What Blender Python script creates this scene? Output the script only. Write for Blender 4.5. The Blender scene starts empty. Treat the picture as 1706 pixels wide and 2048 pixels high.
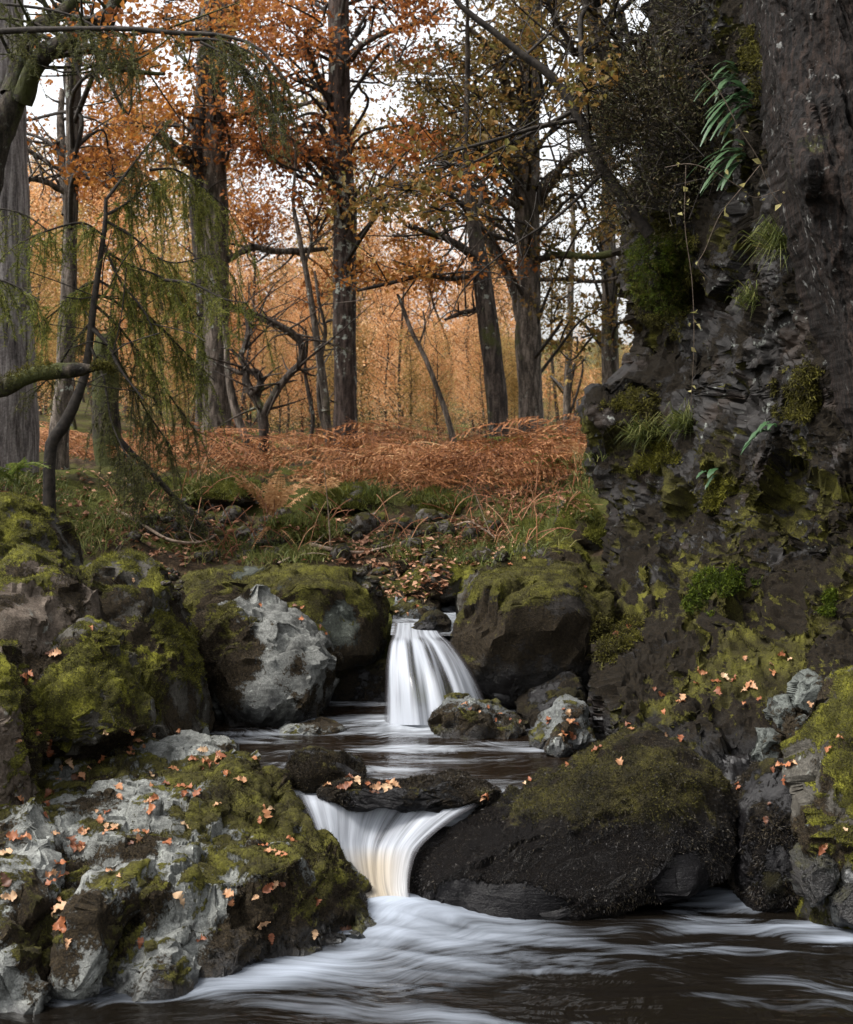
import bpy, bmesh, math, random
import numpy as np
from mathutils import Vector, Matrix, Euler

random.seed(7)
rng = np.random.default_rng(7)
S = bpy.context.scene
COL = S.collection

# ------------------------------------------------------------------ camera, sky, sun, exposure
F, H0, CX, CZ = 2900.0, 860.0, 853.0, 1.6
cam = bpy.data.objects.new('camera', bpy.data.cameras.new('camera'))
COL.objects.link(cam)
cam.location = (0, 0, CZ)
cam.rotation_euler = (math.radians(90), 0, 0)
cam.data.sensor_fit = 'VERTICAL'
cam.data.sensor_height = 36
cam.data.lens = F * 36 / 2048
cam.data.shift_y = -(1024 - H0) / 2048
cam.data.clip_start = 0.05
cam.data.clip_end = 2000
cam.data.dof.use_dof = True
cam.data.dof.focus_distance = 5.6
cam.data.dof.aperture_fstop = 7.0
S.camera = cam

SUN_EL, SUN_AZ = math.radians(56), math.radians(-104)      # high soft light from the left
world = bpy.data.worlds.new('World')
S.world = world
world.use_nodes = True
wn = world.node_tree
for n in list(wn.nodes):
    wn.nodes.remove(n)
sky = wn.nodes.new('ShaderNodeTexSky')
sky.sky_type = 'NISHITA'
sky.sun_disc = False
sky.sun_elevation = SUN_EL
sky.sun_rotation = SUN_AZ
sky.dust_density = 4.0
sky.air_density = 1.0
sky.ozone_density = 1.5
hs = wn.nodes.new('ShaderNodeHueSaturation')
hs.inputs['Saturation'].default_value = 0.14
bg = wn.nodes.new('ShaderNodeBackground')
bg.inputs['Strength'].default_value = 0.15
wo = wn.nodes.new('ShaderNodeOutputWorld')
wn.links.new(sky.outputs[0], hs.inputs['Color'])
wn.links.new(hs.outputs[0], bg.inputs['Color'])
wn.links.new(bg.outputs[0], wo.inputs['Surface'])

sun = bpy.data.objects.new('sun', bpy.data.lights.new('sun', 'SUN'))
COL.objects.link(sun)
sun.data.energy = 1.7
sun.data.angle = math.radians(14)
sun.data.color = (1.0, 0.96, 0.9)
_sd = Vector((math.sin(SUN_AZ) * math.cos(SUN_EL), math.cos(SUN_AZ) * math.cos(SUN_EL), math.sin(SUN_EL)))
sun.rotation_euler = _sd.to_track_quat('Z', 'Y').to_euler()

S.view_settings.view_transform = 'Standard'
S.view_settings.look = 'None'
S.view_settings.gamma = 1
S.view_settings.use_curve_mapping = False
S.view_settings.exposure = 1.38
S.render.engine = 'CYCLES'
S.cycles.use_denoising = True
S.cycles.max_bounces = 6
S.cycles.diffuse_bounces = 3
S.cycles.glossy_bounces = 3
S.cycles.transmission_bounces = 3
S.cycles.transparent_max_bounces = 8
S.cycles.caustics_reflective = False
S.cycles.caustics_refractive = False

# ------------------------------------------------------------------ helpers
def P(px, py, Y):
    px, py, Y = np.broadcast_arrays(np.asarray(px, float), np.asarray(py, float), np.asarray(Y, float))
    return np.stack([(px - CX) / F * Y, Y, CZ - (py - H0) / F * Y], -1)

def PZ(px, py, z):
    Y = (CZ - z) * F / (py - H0)
    return np.array([(px - CX) / F * Y, Y, z])

def _hash(ix, iy, iz, seed):
    with np.errstate(over='ignore'):
        h = (ix.astype(np.uint32) * np.uint32(374761393) + iy.astype(np.uint32) * np.uint32(668265263)
             + iz.astype(np.uint32) * np.uint32(2147483647) + np.uint32((seed * 974711 + 12345) & 0xffffffff))
        h = (h ^ (h >> np.uint32(13))) * np.uint32(1274126177)
        h = (h ^ (h >> np.uint32(16))) * np.uint32(2246822519)
        return h ^ (h >> np.uint32(13))

_G = np.array([[1,1,0],[-1,1,0],[1,-1,0],[-1,-1,0],[1,0,1],[-1,0,1],[1,0,-1],[-1,0,-1],
               [0,1,1],[0,-1,1],[0,1,-1],[0,-1,-1],[1,1,0],[-1,1,0],[0,-1,1],[0,-1,-1]], float)

def gnoise(p, seed=0):
    i = np.floor(p).astype(np.int64)
    f = p - i
    u = f * f * f * (f * (f * 6 - 15) + 10)
    out = np.zeros(len(p))
    for dx in (0, 1):
        wx = u[:, 0] if dx else 1 - u[:, 0]
        for dy in (0, 1):
            wy = u[:, 1] if dy else 1 - u[:, 1]
            for dz in (0, 1):
                wz = u[:, 2] if dz else 1 - u[:, 2]
                g = _G[_hash(i[:, 0] + dx, i[:, 1] + dy, i[:, 2] + dz, seed) & np.uint32(15)]
                out += wx * wy * wz * (g[:, 0] * (f[:, 0] - dx) + g[:, 1] * (f[:, 1] - dy) + g[:, 2] * (f[:, 2] - dz))
    return out

def fbm(p, octv=4, seed=0, gain=0.5):
    a, s, o = 1.0, 0.0, np.zeros(len(p))
    for k in range(octv):
        o += a * gnoise(p * 2.03 ** k, seed + k * 17)
        a *= gain
    return o

def worley(p, seed=0):
    i = np.floor(p).astype(np.int64)
    f1 = np.full(len(p), 9.0); f2 = np.full(len(p), 9.0)
    cid = np.zeros(len(p), np.uint32)
    cv = np.zeros((len(p), 3))
    for dx in (-1, 0, 1):
        for dy in (-1, 0, 1):
            for dz in (-1, 0, 1):
                c = i + np.array([dx, dy, dz])
                h = _hash(c[:, 0], c[:, 1], c[:, 2], seed)
                j = np.stack([(h & np.uint32(1023)) / 1023., ((h >> np.uint32(10)) & np.uint32(1023)) / 1023.,
                              ((h >> np.uint32(20)) & np.uint32(1023)) / 1023.], -1)
                v = c + j - p
                d = (v * v).sum(1)
                m = d < f1
                f2 = np.where(m, f1, np.minimum(f2, d))
                cid = np.where(m, h, cid)
                cv[m] = v[m]
                f1 = np.where(m, d, f1)
    return np.sqrt(f1), np.sqrt(f2), (cid >> np.uint32(5) & np.uint32(4095)) / 4095., cv

def sstep(a, b, x):
    t = np.clip((x - a) / (b - a), 0, 1)
    return t * t * (3 - 2 * t)

def mesh(name, V, Fc, smooth=True):
    """Fc: (M,k) index array or list of such arrays."""
    me = bpy.data.meshes.new(name)
    Fs = [np.asarray(f, np.int32) for f in (Fc if isinstance(Fc, list) else [Fc]) if len(f)]
    V = np.asarray(V, np.float32)
    me.vertices.add(len(V))
    me.vertices.foreach_set('co', V.ravel())
    tot = np.concatenate([np.full(len(f), f.shape[1], np.int32) for f in Fs])
    idx = np.concatenate([f.ravel() for f in Fs])
    me.loops.add(len(idx))
    me.loops.foreach_set('vertex_index', idx)
    me.polygons.add(len(tot))
    st = np.zeros(len(tot), np.int32); st[1:] = np.cumsum(tot)[:-1]
    me.polygons.foreach_set('loop_start', st)
    me.polygons.foreach_set('loop_total', tot)
    me.polygons.foreach_set('use_smooth', np.full(len(tot), smooth))
    me.update(calc_edges=True)
    return me

def ob(name, me, mat=None, parent=None, kind=None):
    o = bpy.data.objects.new(name, me)
    COL.objects.link(o)
    if mat is not None and len(me.materials) == 0:
        me.materials.append(mat)
    if parent is not None:
        o.parent = parent
    if kind:
        o['kind'] = kind
    return o

def tag(o, label, cat, group=None):
    o['label'] = label; o['category'] = cat
    if group:
        o['group'] = group
    return o

def empty(name, loc, label, cat, group=None):
    o = bpy.data.objects.new(name, None)
    COL.objects.link(o)
    o.location = loc
    return tag(o, label, cat, group)

def grid_faces(nr, nc):
    a = (np.arange(nr - 1)[:, None] * nc + np.arange(nc - 1)[None]).ravel()
    return np.stack([a, a + 1, a + nc + 1, a + nc], -1)

def normals(V, Fc):
    n = np.zeros_like(V)
    a, b, c = V[Fc[:, 0]], V[Fc[:, 1]], V[Fc[:, 2]]
    fn = np.cross(b - a, c - a)
    if Fc.shape[1] == 4:
        fn = np.cross(c - a, V[Fc[:, 3]] - b)
    for k in range(Fc.shape[1]):
        for ax in range(3):
            n[:, ax] += np.bincount(Fc[:, k], fn[:, ax], len(V))
    return n / np.maximum(np.linalg.norm(n, axis=1, keepdims=True), 1e-12)

class MB:
    """collects pieces of one part"""
    def __init__(self):
        self.V = []; self.Q = []; self.T = []; self.n = 0
    def add(self, V, Q=None, T=None):
        V = np.asarray(V, float)
        if Q is not None and len(Q): self.Q.append(np.asarray(Q) + self.n)
        if T is not None and len(T): self.T.append(np.asarray(T) + self.n)
        self.V.append(V); self.n += len(V)
    def build(self, name, smooth=True):
        V = np.concatenate(self.V)
        fs = []
        if self.Q: fs.append(np.concatenate(self.Q))
        if self.T: fs.append(np.concatenate(self.T))
        return mesh(name, V, fs, smooth)

def smooth_path(pts, n):
    """Catmull-Rom resampling of a polyline (any dimension)."""
    pts = np.asarray(pts, float)
    if len(pts) == 2:
        t = np.linspace(0, 1, n)[:, None]
        return pts[0] * (1 - t) + pts[1] * t
    p = np.vstack([2 * pts[0] - pts[1], pts, 2 * pts[-1] - pts[-2]])
    m = len(pts) - 1
    t = np.linspace(0, m - 1e-6, n)
    k = t.astype(int); u = (t - k)[:, None]
    a, b, c, d = p[k], p[k + 1], p[k + 2], p[k + 3]
    return 0.5 * (2 * b + (c - a) * u + (2 * a - 5 * b + 4 * c - d) * u ** 2 + (3 * b - a - 3 * c + d) * u ** 3)

_RINGF = {}
def tube(mb, pts, rad, ns=6, rough=0.0, seed=0, fs=6.0, cap=False):
    pts = np.asarray(pts, float); n = len(pts)
    rad = np.broadcast_to(np.asarray(rad, float), (n,))
    t = np.gradient(pts, axis=0)
    t /= np.maximum(np.linalg.norm(t, axis=1, keepdims=True), 1e-9)
    ref = np.array([0, 1.0, 0.13]) if abs(t[:, 1]).mean() < 0.8 else np.array([1.0, 0, 0.1])
    u = np.cross(t, ref); u /= np.maximum(np.linalg.norm(u, axis=1, keepdims=True), 1e-9)
    v = np.cross(t, u)
    a = np.arange(ns) * 2 * math.pi / ns
    V = pts[:, None] + rad[:, None, None] * (np.cos(a)[None, :, None] * u[:, None] + np.sin(a)[None, :, None] * v[:, None])
    V = V.reshape(-1, 3)
    if rough:
        c = np.repeat(pts, ns, 0)
        d = 1 + rough * fbm(V * np.array([fs, fs, fs * 0.35]), 4, seed) * 2
        V = c + (V - c) * d[:, None]
    key = (n, ns)
    if key not in _RINGF:
        i = np.arange(n - 1)[:, None] * ns; j = np.arange(ns)[None]
        _RINGF[key] = np.stack([i + j, i + (j + 1) % ns, i + ns + (j + 1) % ns, i + ns + j], -1).reshape(-1, 4)
    mb.add(V, _RINGF[key])

def unit(v):
    return v / np.maximum(np.linalg.norm(v, axis=-1, keepdims=True), 1e-9)

def leaf_quads(pos, size, flat=0.5, aspect=0.6, r=rng, mb=None):
    """one folded four-cornered leaf per position; flat: how level the blades lie"""
    n = len(pos)
    size = np.broadcast_to(np.asarray(size, float), (n,)) * (0.5 + 1.1 * r.random(n) ** 1.3)
    nr = unit(r.normal(size=(n, 3)) * (1 - flat) + np.array([0, 0, 1.0]) * flat)
    d = unit(np.cross(nr, r.normal(size=(n, 3))))
    s = np.cross(nr, d)
    L = size[:, None]
    a = pos - d * L * 0.5
    b = pos + d * L * 0.5
    w = L * aspect * 0.5
    up = nr * L * 0.14
    V = np.stack([a, pos + s * w + up, b, pos - s * w + up], 1).reshape(-1, 3)
    Q = np.arange(n * 4).reshape(-1, 4)
    if mb is not None:
        mb.add(V, Q)
    return V, Q

def blades(base, direc, length, width, mb, r=rng, bend=0.0):
    """thin three-cornered blades (moss leaves, needles, short grass)"""
    n = len(base)
    d = unit(direc)
    s = unit(np.cross(d, r.normal(size=(n, 3))))
    L = np.broadcast_to(np.asarray(length, float), (n,))[:, None]
    W = np.broadcast_to(np.asarray(width, float), (n,))[:, None] * 0.5
    V = np.stack([base - s * W, base + s * W, base + d * L], 1).reshape(-1, 3)
    mb.add(V, None, np.arange(n * 3).reshape(-1, 3))

def grass_blades(base, direc, length, width, mb, r=rng, droop=0.5):
    n = len(base)
    d = unit(direc)
    s = unit(np.cross(d, r.normal(size=(n, 3))))
    L = np.broadcast_to(np.asarray(length, float), (n,))[:, None]
    W = np.broadcast_to(np.asarray(width, float), (n,))[:, None] * 0.5
    m = base + d * L * 0.55
    d2 = unit(d * np.array([1.6, 1.6, 1]) + np.array([0, 0, -droop]))
    t = m + d2 * L * 0.5
    V = np.stack([base - s * W, base + s * W, m + s * W * 0.7, m - s * W * 0.7, t], 1).reshape(-1, 3)
    k = np.arange(n)[:, None] * 5
    mb.add(V, k + np.array([[0, 1, 2, 3]]), k + np.array([[3, 2, 4]]))

# ------------------------------------------------------------------ materials
def newmat(name):
    m = bpy.data.materials.new(name); m.use_nodes = True
    nt = m.node_tree
    for n in list(nt.nodes): nt.nodes.remove(n)
    return m, nt

class NT:
    def __init__(self, nt):
        self.nt = nt
    def n(self, typ, **kw):
        nd = self.nt.nodes.new(typ)
        ins = kw.pop('ins', {})
        for k, v in kw.items(): setattr(nd, k, v)
        for k, v in ins.items():
            if isinstance(v, bpy.types.NodeSocket): self.nt.links.new(v, nd.inputs[k])
            else: nd.inputs[k].default_value = v
        return nd
    def noise(self, vec, scale, detail=5, rough=0.6, dist=0.0):
        return self.n('ShaderNodeTexNoise', ins={'Vector': vec, 'Scale': scale, 'Detail': detail, 'Roughness': rough, 'Distortion': dist}).outputs[0]
    def math(self, op, a, b=0.0, c=0.0, clamp=False):
        nd = self.n('ShaderNodeMath', operation=op, use_clamp=clamp)
        for i, v in enumerate((a, b, c)):
            if isinstance(v, bpy.types.NodeSocket): self.nt.links.new(v, nd.inputs[i])
            else: nd.inputs[i].default_value = v
        return nd.outputs[0]
    def mr(self, v, a, b, c=0.0, d=1.0, smooth=True):
        nd = self.n('ShaderNodeMapRange', interpolation_type='SMOOTHSTEP' if smooth else 'LINEAR')
        self.nt.links.new(v, nd.inputs[0])
        for i, x in enumerate((a, b, c, d)): nd.inputs[i + 1].default_value = x
        return nd.outputs[0]
    def mix(self, f, a, b, blend='MIX'):
        nd = self.n('ShaderNodeMix', data_type='RGBA', blend_type=blend)
        for i, v in ((0, f), (6, a), (7, b)):
            if isinstance(v, bpy.types.NodeSocket): self.nt.links.new(v, nd.inputs[i])
            else: nd.inputs[i].default_value = v if i == 0 else (*v, 1) if len(v) == 3 else v
        return nd.outputs[2]
    def ramp(self, v, stops):
        nd = self.n('ShaderNodeValToRGB')
        self.nt.links.new(v, nd.inputs[0])
        e = nd.color_ramp.elements
        while len(e) < len(stops): e.new(0.5)
        for k, (p, c) in enumerate(stops):
            e[k].position = p; e[k].color = (*c, 1)
        return nd.outputs[0]
    def scaled(self, vec, sc, rot=(0, 0, 0)):
        return self.n('ShaderNodeMapping', ins={'Vector': vec, 'Scale': sc, 'Rotation': rot}).outputs[0]

RP = {}
def rock_mat(name, lo, hi, moss=0.0, mcol=((0.018, 0.014, 0.006), (0.05, 0.05, 0.008), (0.13, 0.13, 0.016)),
             up=0.9, brown=0.3, lich=0.5, wet=None, dip=(0.5, 0.6, 0.3), spec=0.35, warm=None, rough=0.75, mseed=0.0, bump=1.0, cav=0.25, bdark=1.0, wspec=0.6, wrough=0.32):
    """bare rock with strata, lichen, green moss where it can settle, brown moss in patches, a wet band above the water"""
    m, nt = newmat(name); k = NT(nt)
    RP[m.name] = (moss, up, brown, cav)
    g = k.n('ShaderNodeNewGeometry')
    pos = k.n('ShaderNodeVectorMath', operation='ADD', ins={0: g.outputs['Position'], 1: (mseed, mseed * 0.7, mseed * 0.3)}).outputs[0]
    nz = k.n('ShaderNodeSeparateXYZ', ins={0: g.outputs['Normal']}).outputs[2]
    pz = k.n('ShaderNodeSeparateXYZ', ins={0: g.outputs['Position']}).outputs[2]
    nA = k.noise(pos, 2.6, 6, 0.62)
    nB = k.noise(pos, 13, 8, 0.68)
    nC = k.noise(pos, 75, 5, 0.7)
    st = k.noise(k.scaled(pos, (6, 6, 38), dip), 1.0, 6, 0.65, 0.6)
    base = k.ramp(k.math('ADD', k.math('MULTIPLY', nB, 0.6), k.math('MULTIPLY', st, 0.4)),
                  [(0.36, lo), (0.5, tuple(0.5 * (a + b) for a, b in zip(lo, hi))), (0.62, hi)])
    base = k.mix(k.mr(nC, 0.35, 0.65, 0.55, 0.0), base, tuple(c * 0.3 for c in lo))
    if warm:
        base = k.mix(k.mr(nA, 0.5, 0.62, 0, 0.75), base, warm)
    lm = k.math('MULTIPLY', k.mr(k.noise(pos, 24, 4, 0.6), 0.60, 0.66), k.mr(k.noise(pos, 5, 3), 0.42, 0.6, 0, lich))
    base = k.mix(lm, base, (0.36, 0.38, 0.34))
    # brown moss / liverwort
    fine = k.math('ADD', k.math('MULTIPLY', k.math('SUBTRACT', nB, 0.5), 0.8), k.math('MULTIPLY', k.math('SUBTRACT', nC, 0.5), 0.7))
    ab = k.n('ShaderNodeAttribute', attribute_name='brown').outputs['Fac']
    am = k.n('ShaderNodeAttribute', attribute_name='moss').outputs['Fac']
    bm = k.mr(k.math('ADD', ab, fine), -0.05, 0.06)
    nD = k.noise(pos, 190, 3, 0.7)
    bcol = k.ramp(k.math('ADD', k.math('MULTIPLY', nC, 0.5), k.math('MULTIPLY', nD, 0.5)), [(0.36, tuple(c * bdark for c in (0.006, 0.005, 0.004))), (0.52, tuple(c * bdark for c in (0.026, 0.019, 0.011))), (0.68, tuple(c * bdark for c in (0.065, 0.048, 0.026)))])
    base = k.mix(k.mr(nD, 0.38, 0.6, 0.45, 0.0), base, tuple(c * 0.25 for c in lo))
    col = k.mix(bm, base, bcol)
    mm = k.mr(k.math('ADD', am, fine), -0.05, 0.06)
    mc = k.ramp(k.math('ADD', k.math('MULTIPLY', k.noise(pos, 8, 5, 0.65), 0.65), k.math('MULTIPLY', k.noise(pos, 150, 3, 0.7), 0.35)),
                [(0.38, mcol[0]), (0.5, mcol[1]), (0.62, mcol[2])])
    col = k.mix(mm, col, mc)
    anym = k.math('MAXIMUM', mm, bm)
    ro = k.mr(anym, 0, 1, rough, 0.95)
    sp = k.mr(anym, 0, 1, spec, 0.15)
    if wet is not None:
        w = k.mr(k.math('ADD', pz, k.math('MULTIPLY', k.math('SUBTRACT', nB, 0.5), 0.35)), wet + 0.05, wet - 0.05)
        wc = k.mix(0.8, col, (0.006, 0.0055, 0.006))
        col = k.mix(w, col, wc)
        ro = k.math('ADD', k.math('MULTIPLY', w, k.math('SUBTRACT', wrough, ro)), ro)
        sp = k.math('ADD', k.math('MULTIPLY', w, k.math('SUBTRACT', wspec, sp)), sp)
    h1 = k.math('ADD', k.math('MULTIPLY', nB, 0.5), k.math('ADD', k.math('MULTIPLY', st, 0.35), k.math('ADD', k.math('MULTIPLY', nC, 0.22), k.math('MULTIPLY', nD, 0.10))))
    h2 = k.math('ADD', k.math('MULTIPLY', nD, 0.7), k.math('MULTIPLY', nC, 0.6))
    hh = k.math('ADD', h1, k.math('MULTIPLY', anym, k.math('MULTIPLY', h2, 0.9)))
    bp = k.n('ShaderNodeBump', ins={'Height': hh, 'Strength': 0.8 * bump, 'Distance': 0.014})
    b = k.n('ShaderNodeBsdfPrincipled', ins={'Base Color': col, 'Roughness': ro, 'Specular IOR Level': sp, 'Normal': bp.outputs[0]})
    o = k.n('ShaderNodeOutputMaterial'); nt.links.new(b.outputs[0], o.inputs[0])
    return m

def leaf_mat(name, stops, trans=0.4, rough=0.6, spec=0.25, noise_scale=0.6):
    m, nt = newmat(name); k = NT(nt)
    g = k.n('ShaderNodeNewGeometry')
    n = k.noise(g.outputs['Position'], noise_scale, 2)
    v = k.math('ADD', k.math('MULTIPLY', g.outputs['Random Per Island'], 0.65), k.math('MULTIPLY', k.mr(n, 0.3, 0.7), 0.35))
    col = k.ramp(v, stops)
    b = k.n('ShaderNodeBsdfPrincipled', ins={'Base Color': col, 'Roughness': rough, 'Specular IOR Level': spec})
    t = k.n('ShaderNodeBsdfTranslucent', ins={'Color': col})
    mx = k.n('ShaderNodeMixShader', ins={0: trans, 1: b.outputs[0], 2: t.outputs[0]})
    o = k.n('ShaderNodeOutputMaterial'); nt.links.new(mx.outputs[0], o.inputs[0])
    return m

def one_leaf_mat(name, stops):
    """fallen leaves: colour by object, veins by noise"""
    m, nt = newmat(name); k = NT(nt)
    oi = k.n('ShaderNodeObjectInfo')
    g = k.n('ShaderNodeNewGeometry')
    n = k.noise(g.outputs['Position'], 60, 3)
    col = k.ramp(k.math('ADD', k.math('MULTIPLY', oi.outputs['Random'], 0.8), k.math('MULTIPLY', n, 0.2)), stops)
    b = k.n('ShaderNodeBsdfPrincipled', ins={'Base Color': col, 'Roughness': 0.55, 'Specular IOR Level': 0.4})
    t = k.n('ShaderNodeBsdfTranslucent', ins={'Color': col})
    mx = k.n('ShaderNodeMixShader', ins={0: 0.2, 1: b.outputs[0], 2: t.outputs[0]})
    o = k.n('ShaderNodeOutputMaterial'); nt.links.new(mx.outputs[0], o.inputs[0])
    return m

def bark_mat(name, lo, hi, lichen=(0.35, 0.38, 0.33), la=0.5, moss=0.2, vert=0.22, scale=26, lth=0.6):
    m, nt = newmat(name); k = NT(nt)
    g = k.n('ShaderNodeNewGeometry'); pos = g.outputs['Position']
    sv = k.scaled(pos, (1, 1, vert))
    n1 = k.noise(sv, scale, 6, 0.65, 0.4)
    n2 = k.noise(pos, 70, 4, 0.7)
    col = k.ramp(k.math('ADD', k.math('MULTIPLY', n1, 0.75), k.math('MULTIPLY', n2, 0.25)), [(0.36, tuple(c * 0.25 for c in lo)), (0.48, lo), (0.64, hi)])
    lm = k.math('MULTIPLY', k.mr(k.noise(pos, 16, 5, 0.65), lth, lth + 0.05), k.mr(k.noise(pos, 1.7, 2), 0.42, 0.58, 0.0, la))
    col = k.mix(lm, col, lichen)
    mm = k.mr(k.math('ADD', k.noise(pos, 2.2, 4, 0.6), k.math('MULTIPLY', n2, 0.25)), 0.86 - 0.5 * moss, 0.95 - 0.5 * moss, 0, 0.85)
    col = k.mix(mm, col, (0.045, 0.05, 0.012))
    bp = k.n('ShaderNodeBump', ins={'Height': k.math('ADD', n1, k.math('MULTIPLY', n2, 0.3)), 'Strength': 0.9, 'Distance': 0.03})
    b = k.n('ShaderNodeBsdfPrincipled', ins={'Base Color': col, 'Roughness': 0.85, 'Specular IOR Level': 0.2, 'Normal': bp.outputs[0]})
    o = k.n('ShaderNodeOutputMaterial'); nt.links.new(b.outputs[0], o.inputs[0])
    return m

def plain_mat(name, lo, hi, scale=20, rough=0.8):
    m, nt = newmat(name); k = NT(nt)
    g = k.n('ShaderNodeNewGeometry')
    n = k.noise(g.outputs['Position'], scale, 5, 0.65)
    col = k.ramp(n, [(0.35, lo), (0.65, hi)])
    bp = k.n('ShaderNodeBump', ins={'Height': n, 'Strength': 0.5, 'Distance': 0.01})
    b = k.n('ShaderNodeBsdfPrincipled', ins={'Base Color': col, 'Roughness': rough, 'Specular IOR Level': 0.2, 'Normal': bp.outputs[0]})
    o = k.n('ShaderNodeOutputMaterial'); nt.links.new(b.outputs[0], o.inputs[0])
    return m

def moss_mat(name, stops, trans=0.3):
    return leaf_mat(name, stops, trans, 0.8, 0.15, 7.0)

M = {}
GREEN = ((0.012, 0.010, 0.004), (0.046, 0.044, 0.009), (0.15, 0.145, 0.018))
OLIVE = ((0.016, 0.013, 0.006), (0.042, 0.038, 0.010), (0.10, 0.095, 0.016))
M['rock_pale'] = rock_mat('pale rock', (0.11, 0.112, 0.104), (0.34, 0.35, 0.325), moss=-0.05, mcol=OLIVE, brown=0.2, lich=0.7, wet=0.02)
M['rock_outcrop'] = rock_mat('outcrop rock', (0.09, 0.092, 0.084), (0.31, 0.32, 0.295), moss=0.20, mcol=OLIVE, brown=0.60, lich=0.6, wet=0.05)
M['rock_mossy'] = rock_mat('mossy rock', (0.04, 0.035, 0.027), (0.14, 0.13, 0.11), moss=0.34, mcol=GREEN, up=1.0, brown=0.62, lich=0.4, spec=.18)
M['rock_brown'] = rock_mat('brown mossy rock', (0.055, 0.040, 0.029), (0.20, 0.16, 0.125), moss=0.14, mcol=GREEN, up=1.2, brown=0.58, lich=0.4, spec=.18)
M['rock_midpale'] = rock_mat('pale topped rock', (0.055, 0.055, 0.05), (0.26, 0.265, 0.245), moss=0.02, mcol=OLIVE, up=0.9, brown=0.34, lich=0.6, wet=0.38, mseed=3.1)
M['rock_slab'] = rock_mat('slab rock', (0.03, 0.033, 0.027), (0.10, 0.11, 0.09), moss=0.26, mcol=OLIVE, up=0.9, brown=0.62, lich=0.3, wet=0.45, spec=.2, wspec=.35)
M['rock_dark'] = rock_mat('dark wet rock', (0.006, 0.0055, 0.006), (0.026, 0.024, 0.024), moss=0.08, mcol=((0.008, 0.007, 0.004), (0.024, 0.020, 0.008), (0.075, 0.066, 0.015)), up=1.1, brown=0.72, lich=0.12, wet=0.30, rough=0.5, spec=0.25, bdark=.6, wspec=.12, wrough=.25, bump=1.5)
M['rock_fall'] = rock_mat('dark boulder rock', (0.018, 0.015, 0.013), (0.062, 0.053, 0.045), moss=0.22, mcol=OLIVE, up=1.3, brown=0.62, lich=0.2, wet=0.5, bdark=.8, spec=.18, wspec=.35)
M['rock_pool'] = rock_mat('pool rock', (0.04, 0.042, 0.04), (0.20, 0.21, 0.20), moss=0.05, mcol=OLIVE, up=1.0, brown=0.5, lich=0.5, wet=0.33)
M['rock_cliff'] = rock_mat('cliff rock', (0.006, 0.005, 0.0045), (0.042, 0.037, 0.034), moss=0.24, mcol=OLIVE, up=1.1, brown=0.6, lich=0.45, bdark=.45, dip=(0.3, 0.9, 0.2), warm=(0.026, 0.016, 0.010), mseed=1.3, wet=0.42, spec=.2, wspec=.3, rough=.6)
M['rock_buttress'] = rock_mat('old trunk bark', (0.007, 0.0055, 0.0045), (0.042, 0.031, 0.025), moss=-0.12, brown=0.1, lich=0.55, bump=1.3, dip=(0.2, 1.35, 0.2), warm=(0.030, 0.019, 0.012), bdark=.5, spec=.08, rough=.9)
M['rock_block'] = rock_mat('greenish grey rock', (0.045, 0.05, 0.045), (0.17, 0.185, 0.165), moss=0.10, mcol=OLIVE, brown=0.45, lich=0.4, wet=0.25)
M['stone'] = rock_mat('bank stone', (0.04, 0.034, 0.029), (0.17, 0.15, 0.13), moss=0.20, mcol=OLIVE, brown=0.5, lich=0.4, spec=.2)
M['moss_green'] = moss_mat('green moss tufts', [(0.15, (0.018, 0.016, 0.006)), (0.45, (0.06, 0.058, 0.011)), (0.85, (0.19, 0.18, 0.025))])
M['moss_olive'] = moss_mat('olive moss tufts', [(0.2, (0.020, 0.017, 0.008)), (0.5, (0.055, 0.050, 0.012)), (0.85, (0.12, 0.11, 0.020))])
M['moss_brown'] = moss_mat('brown moss tufts', [(0.2, (0.006, 0.005, 0.004)), (0.6, (0.024, 0.018, 0.010)), (0.95, (0.07, 0.055, 0.026))], 0.15)
M['moss_wet'] = leaf_mat('wet black moss tufts', [(0.15, (0.004, 0.003, 0.003)), (0.55, (0.018, 0.013, 0.009)), (0.95, (0.06, 0.046, 0.022))], 0.05, 0.5, 0.35, 4.0)
M['moss_bank'] = moss_mat('bank moss tufts', [(0.15, (0.035, 0.036, 0.010)), (0.5, (0.10, 0.105, 0.02)), (0.9, (0.22, 0.22, 0.045))])
M['moss_deep'] = moss_mat('deep olive moss tufts', [(0.15, (0.008, 0.007, 0.004)), (0.5, (0.030, 0.026, 0.009)), (0.92, (0.11, 0.10, 0.022))], .15)
M['moss_bright'] = moss_mat('bright moss tufts', [(0.15, (0.012, 0.018, 0.003)), (0.5, (0.045, 0.066, 0.006)), (0.9, (0.11, 0.14, 0.012))])
M['bark_grey'] = bark_mat('grey furrowed bark', (0.15, 0.13, 0.125), (0.40, 0.365, 0.35), la=0.2, moss=0.12, vert=0.08, scale=40)
M['bark_trunk'] = bark_mat('old leaning trunk bark', (0.005, 0.0032, 0.0024), (0.030, 0.0185, 0.0135), lichen=(0.22, 0.22, 0.21), la=0.8, moss=0.12, vert=0.09, scale=34, lth=.6)
M['bark_dark'] = bark_mat('dark bark', (0.028, 0.021, 0.017), (0.10, 0.08, 0.064), la=0.6, moss=0.3)
M['bark_oak'] = bark_mat('oak bark', (0.06, 0.048, 0.038), (0.22, 0.18, 0.15), la=0.8, moss=0.26)
M['bark_lichen'] = bark_mat('lichened bark', (0.040, 0.028, 0.023), (0.12, 0.088, 0.074), la=0.95, moss=0.05, lth=0.545)
M['bark_mossy'] = bark_mat('mossy bark', (0.020, 0.016, 0.012), (0.07, 0.056, 0.042), la=0.3, moss=0.55)
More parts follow.
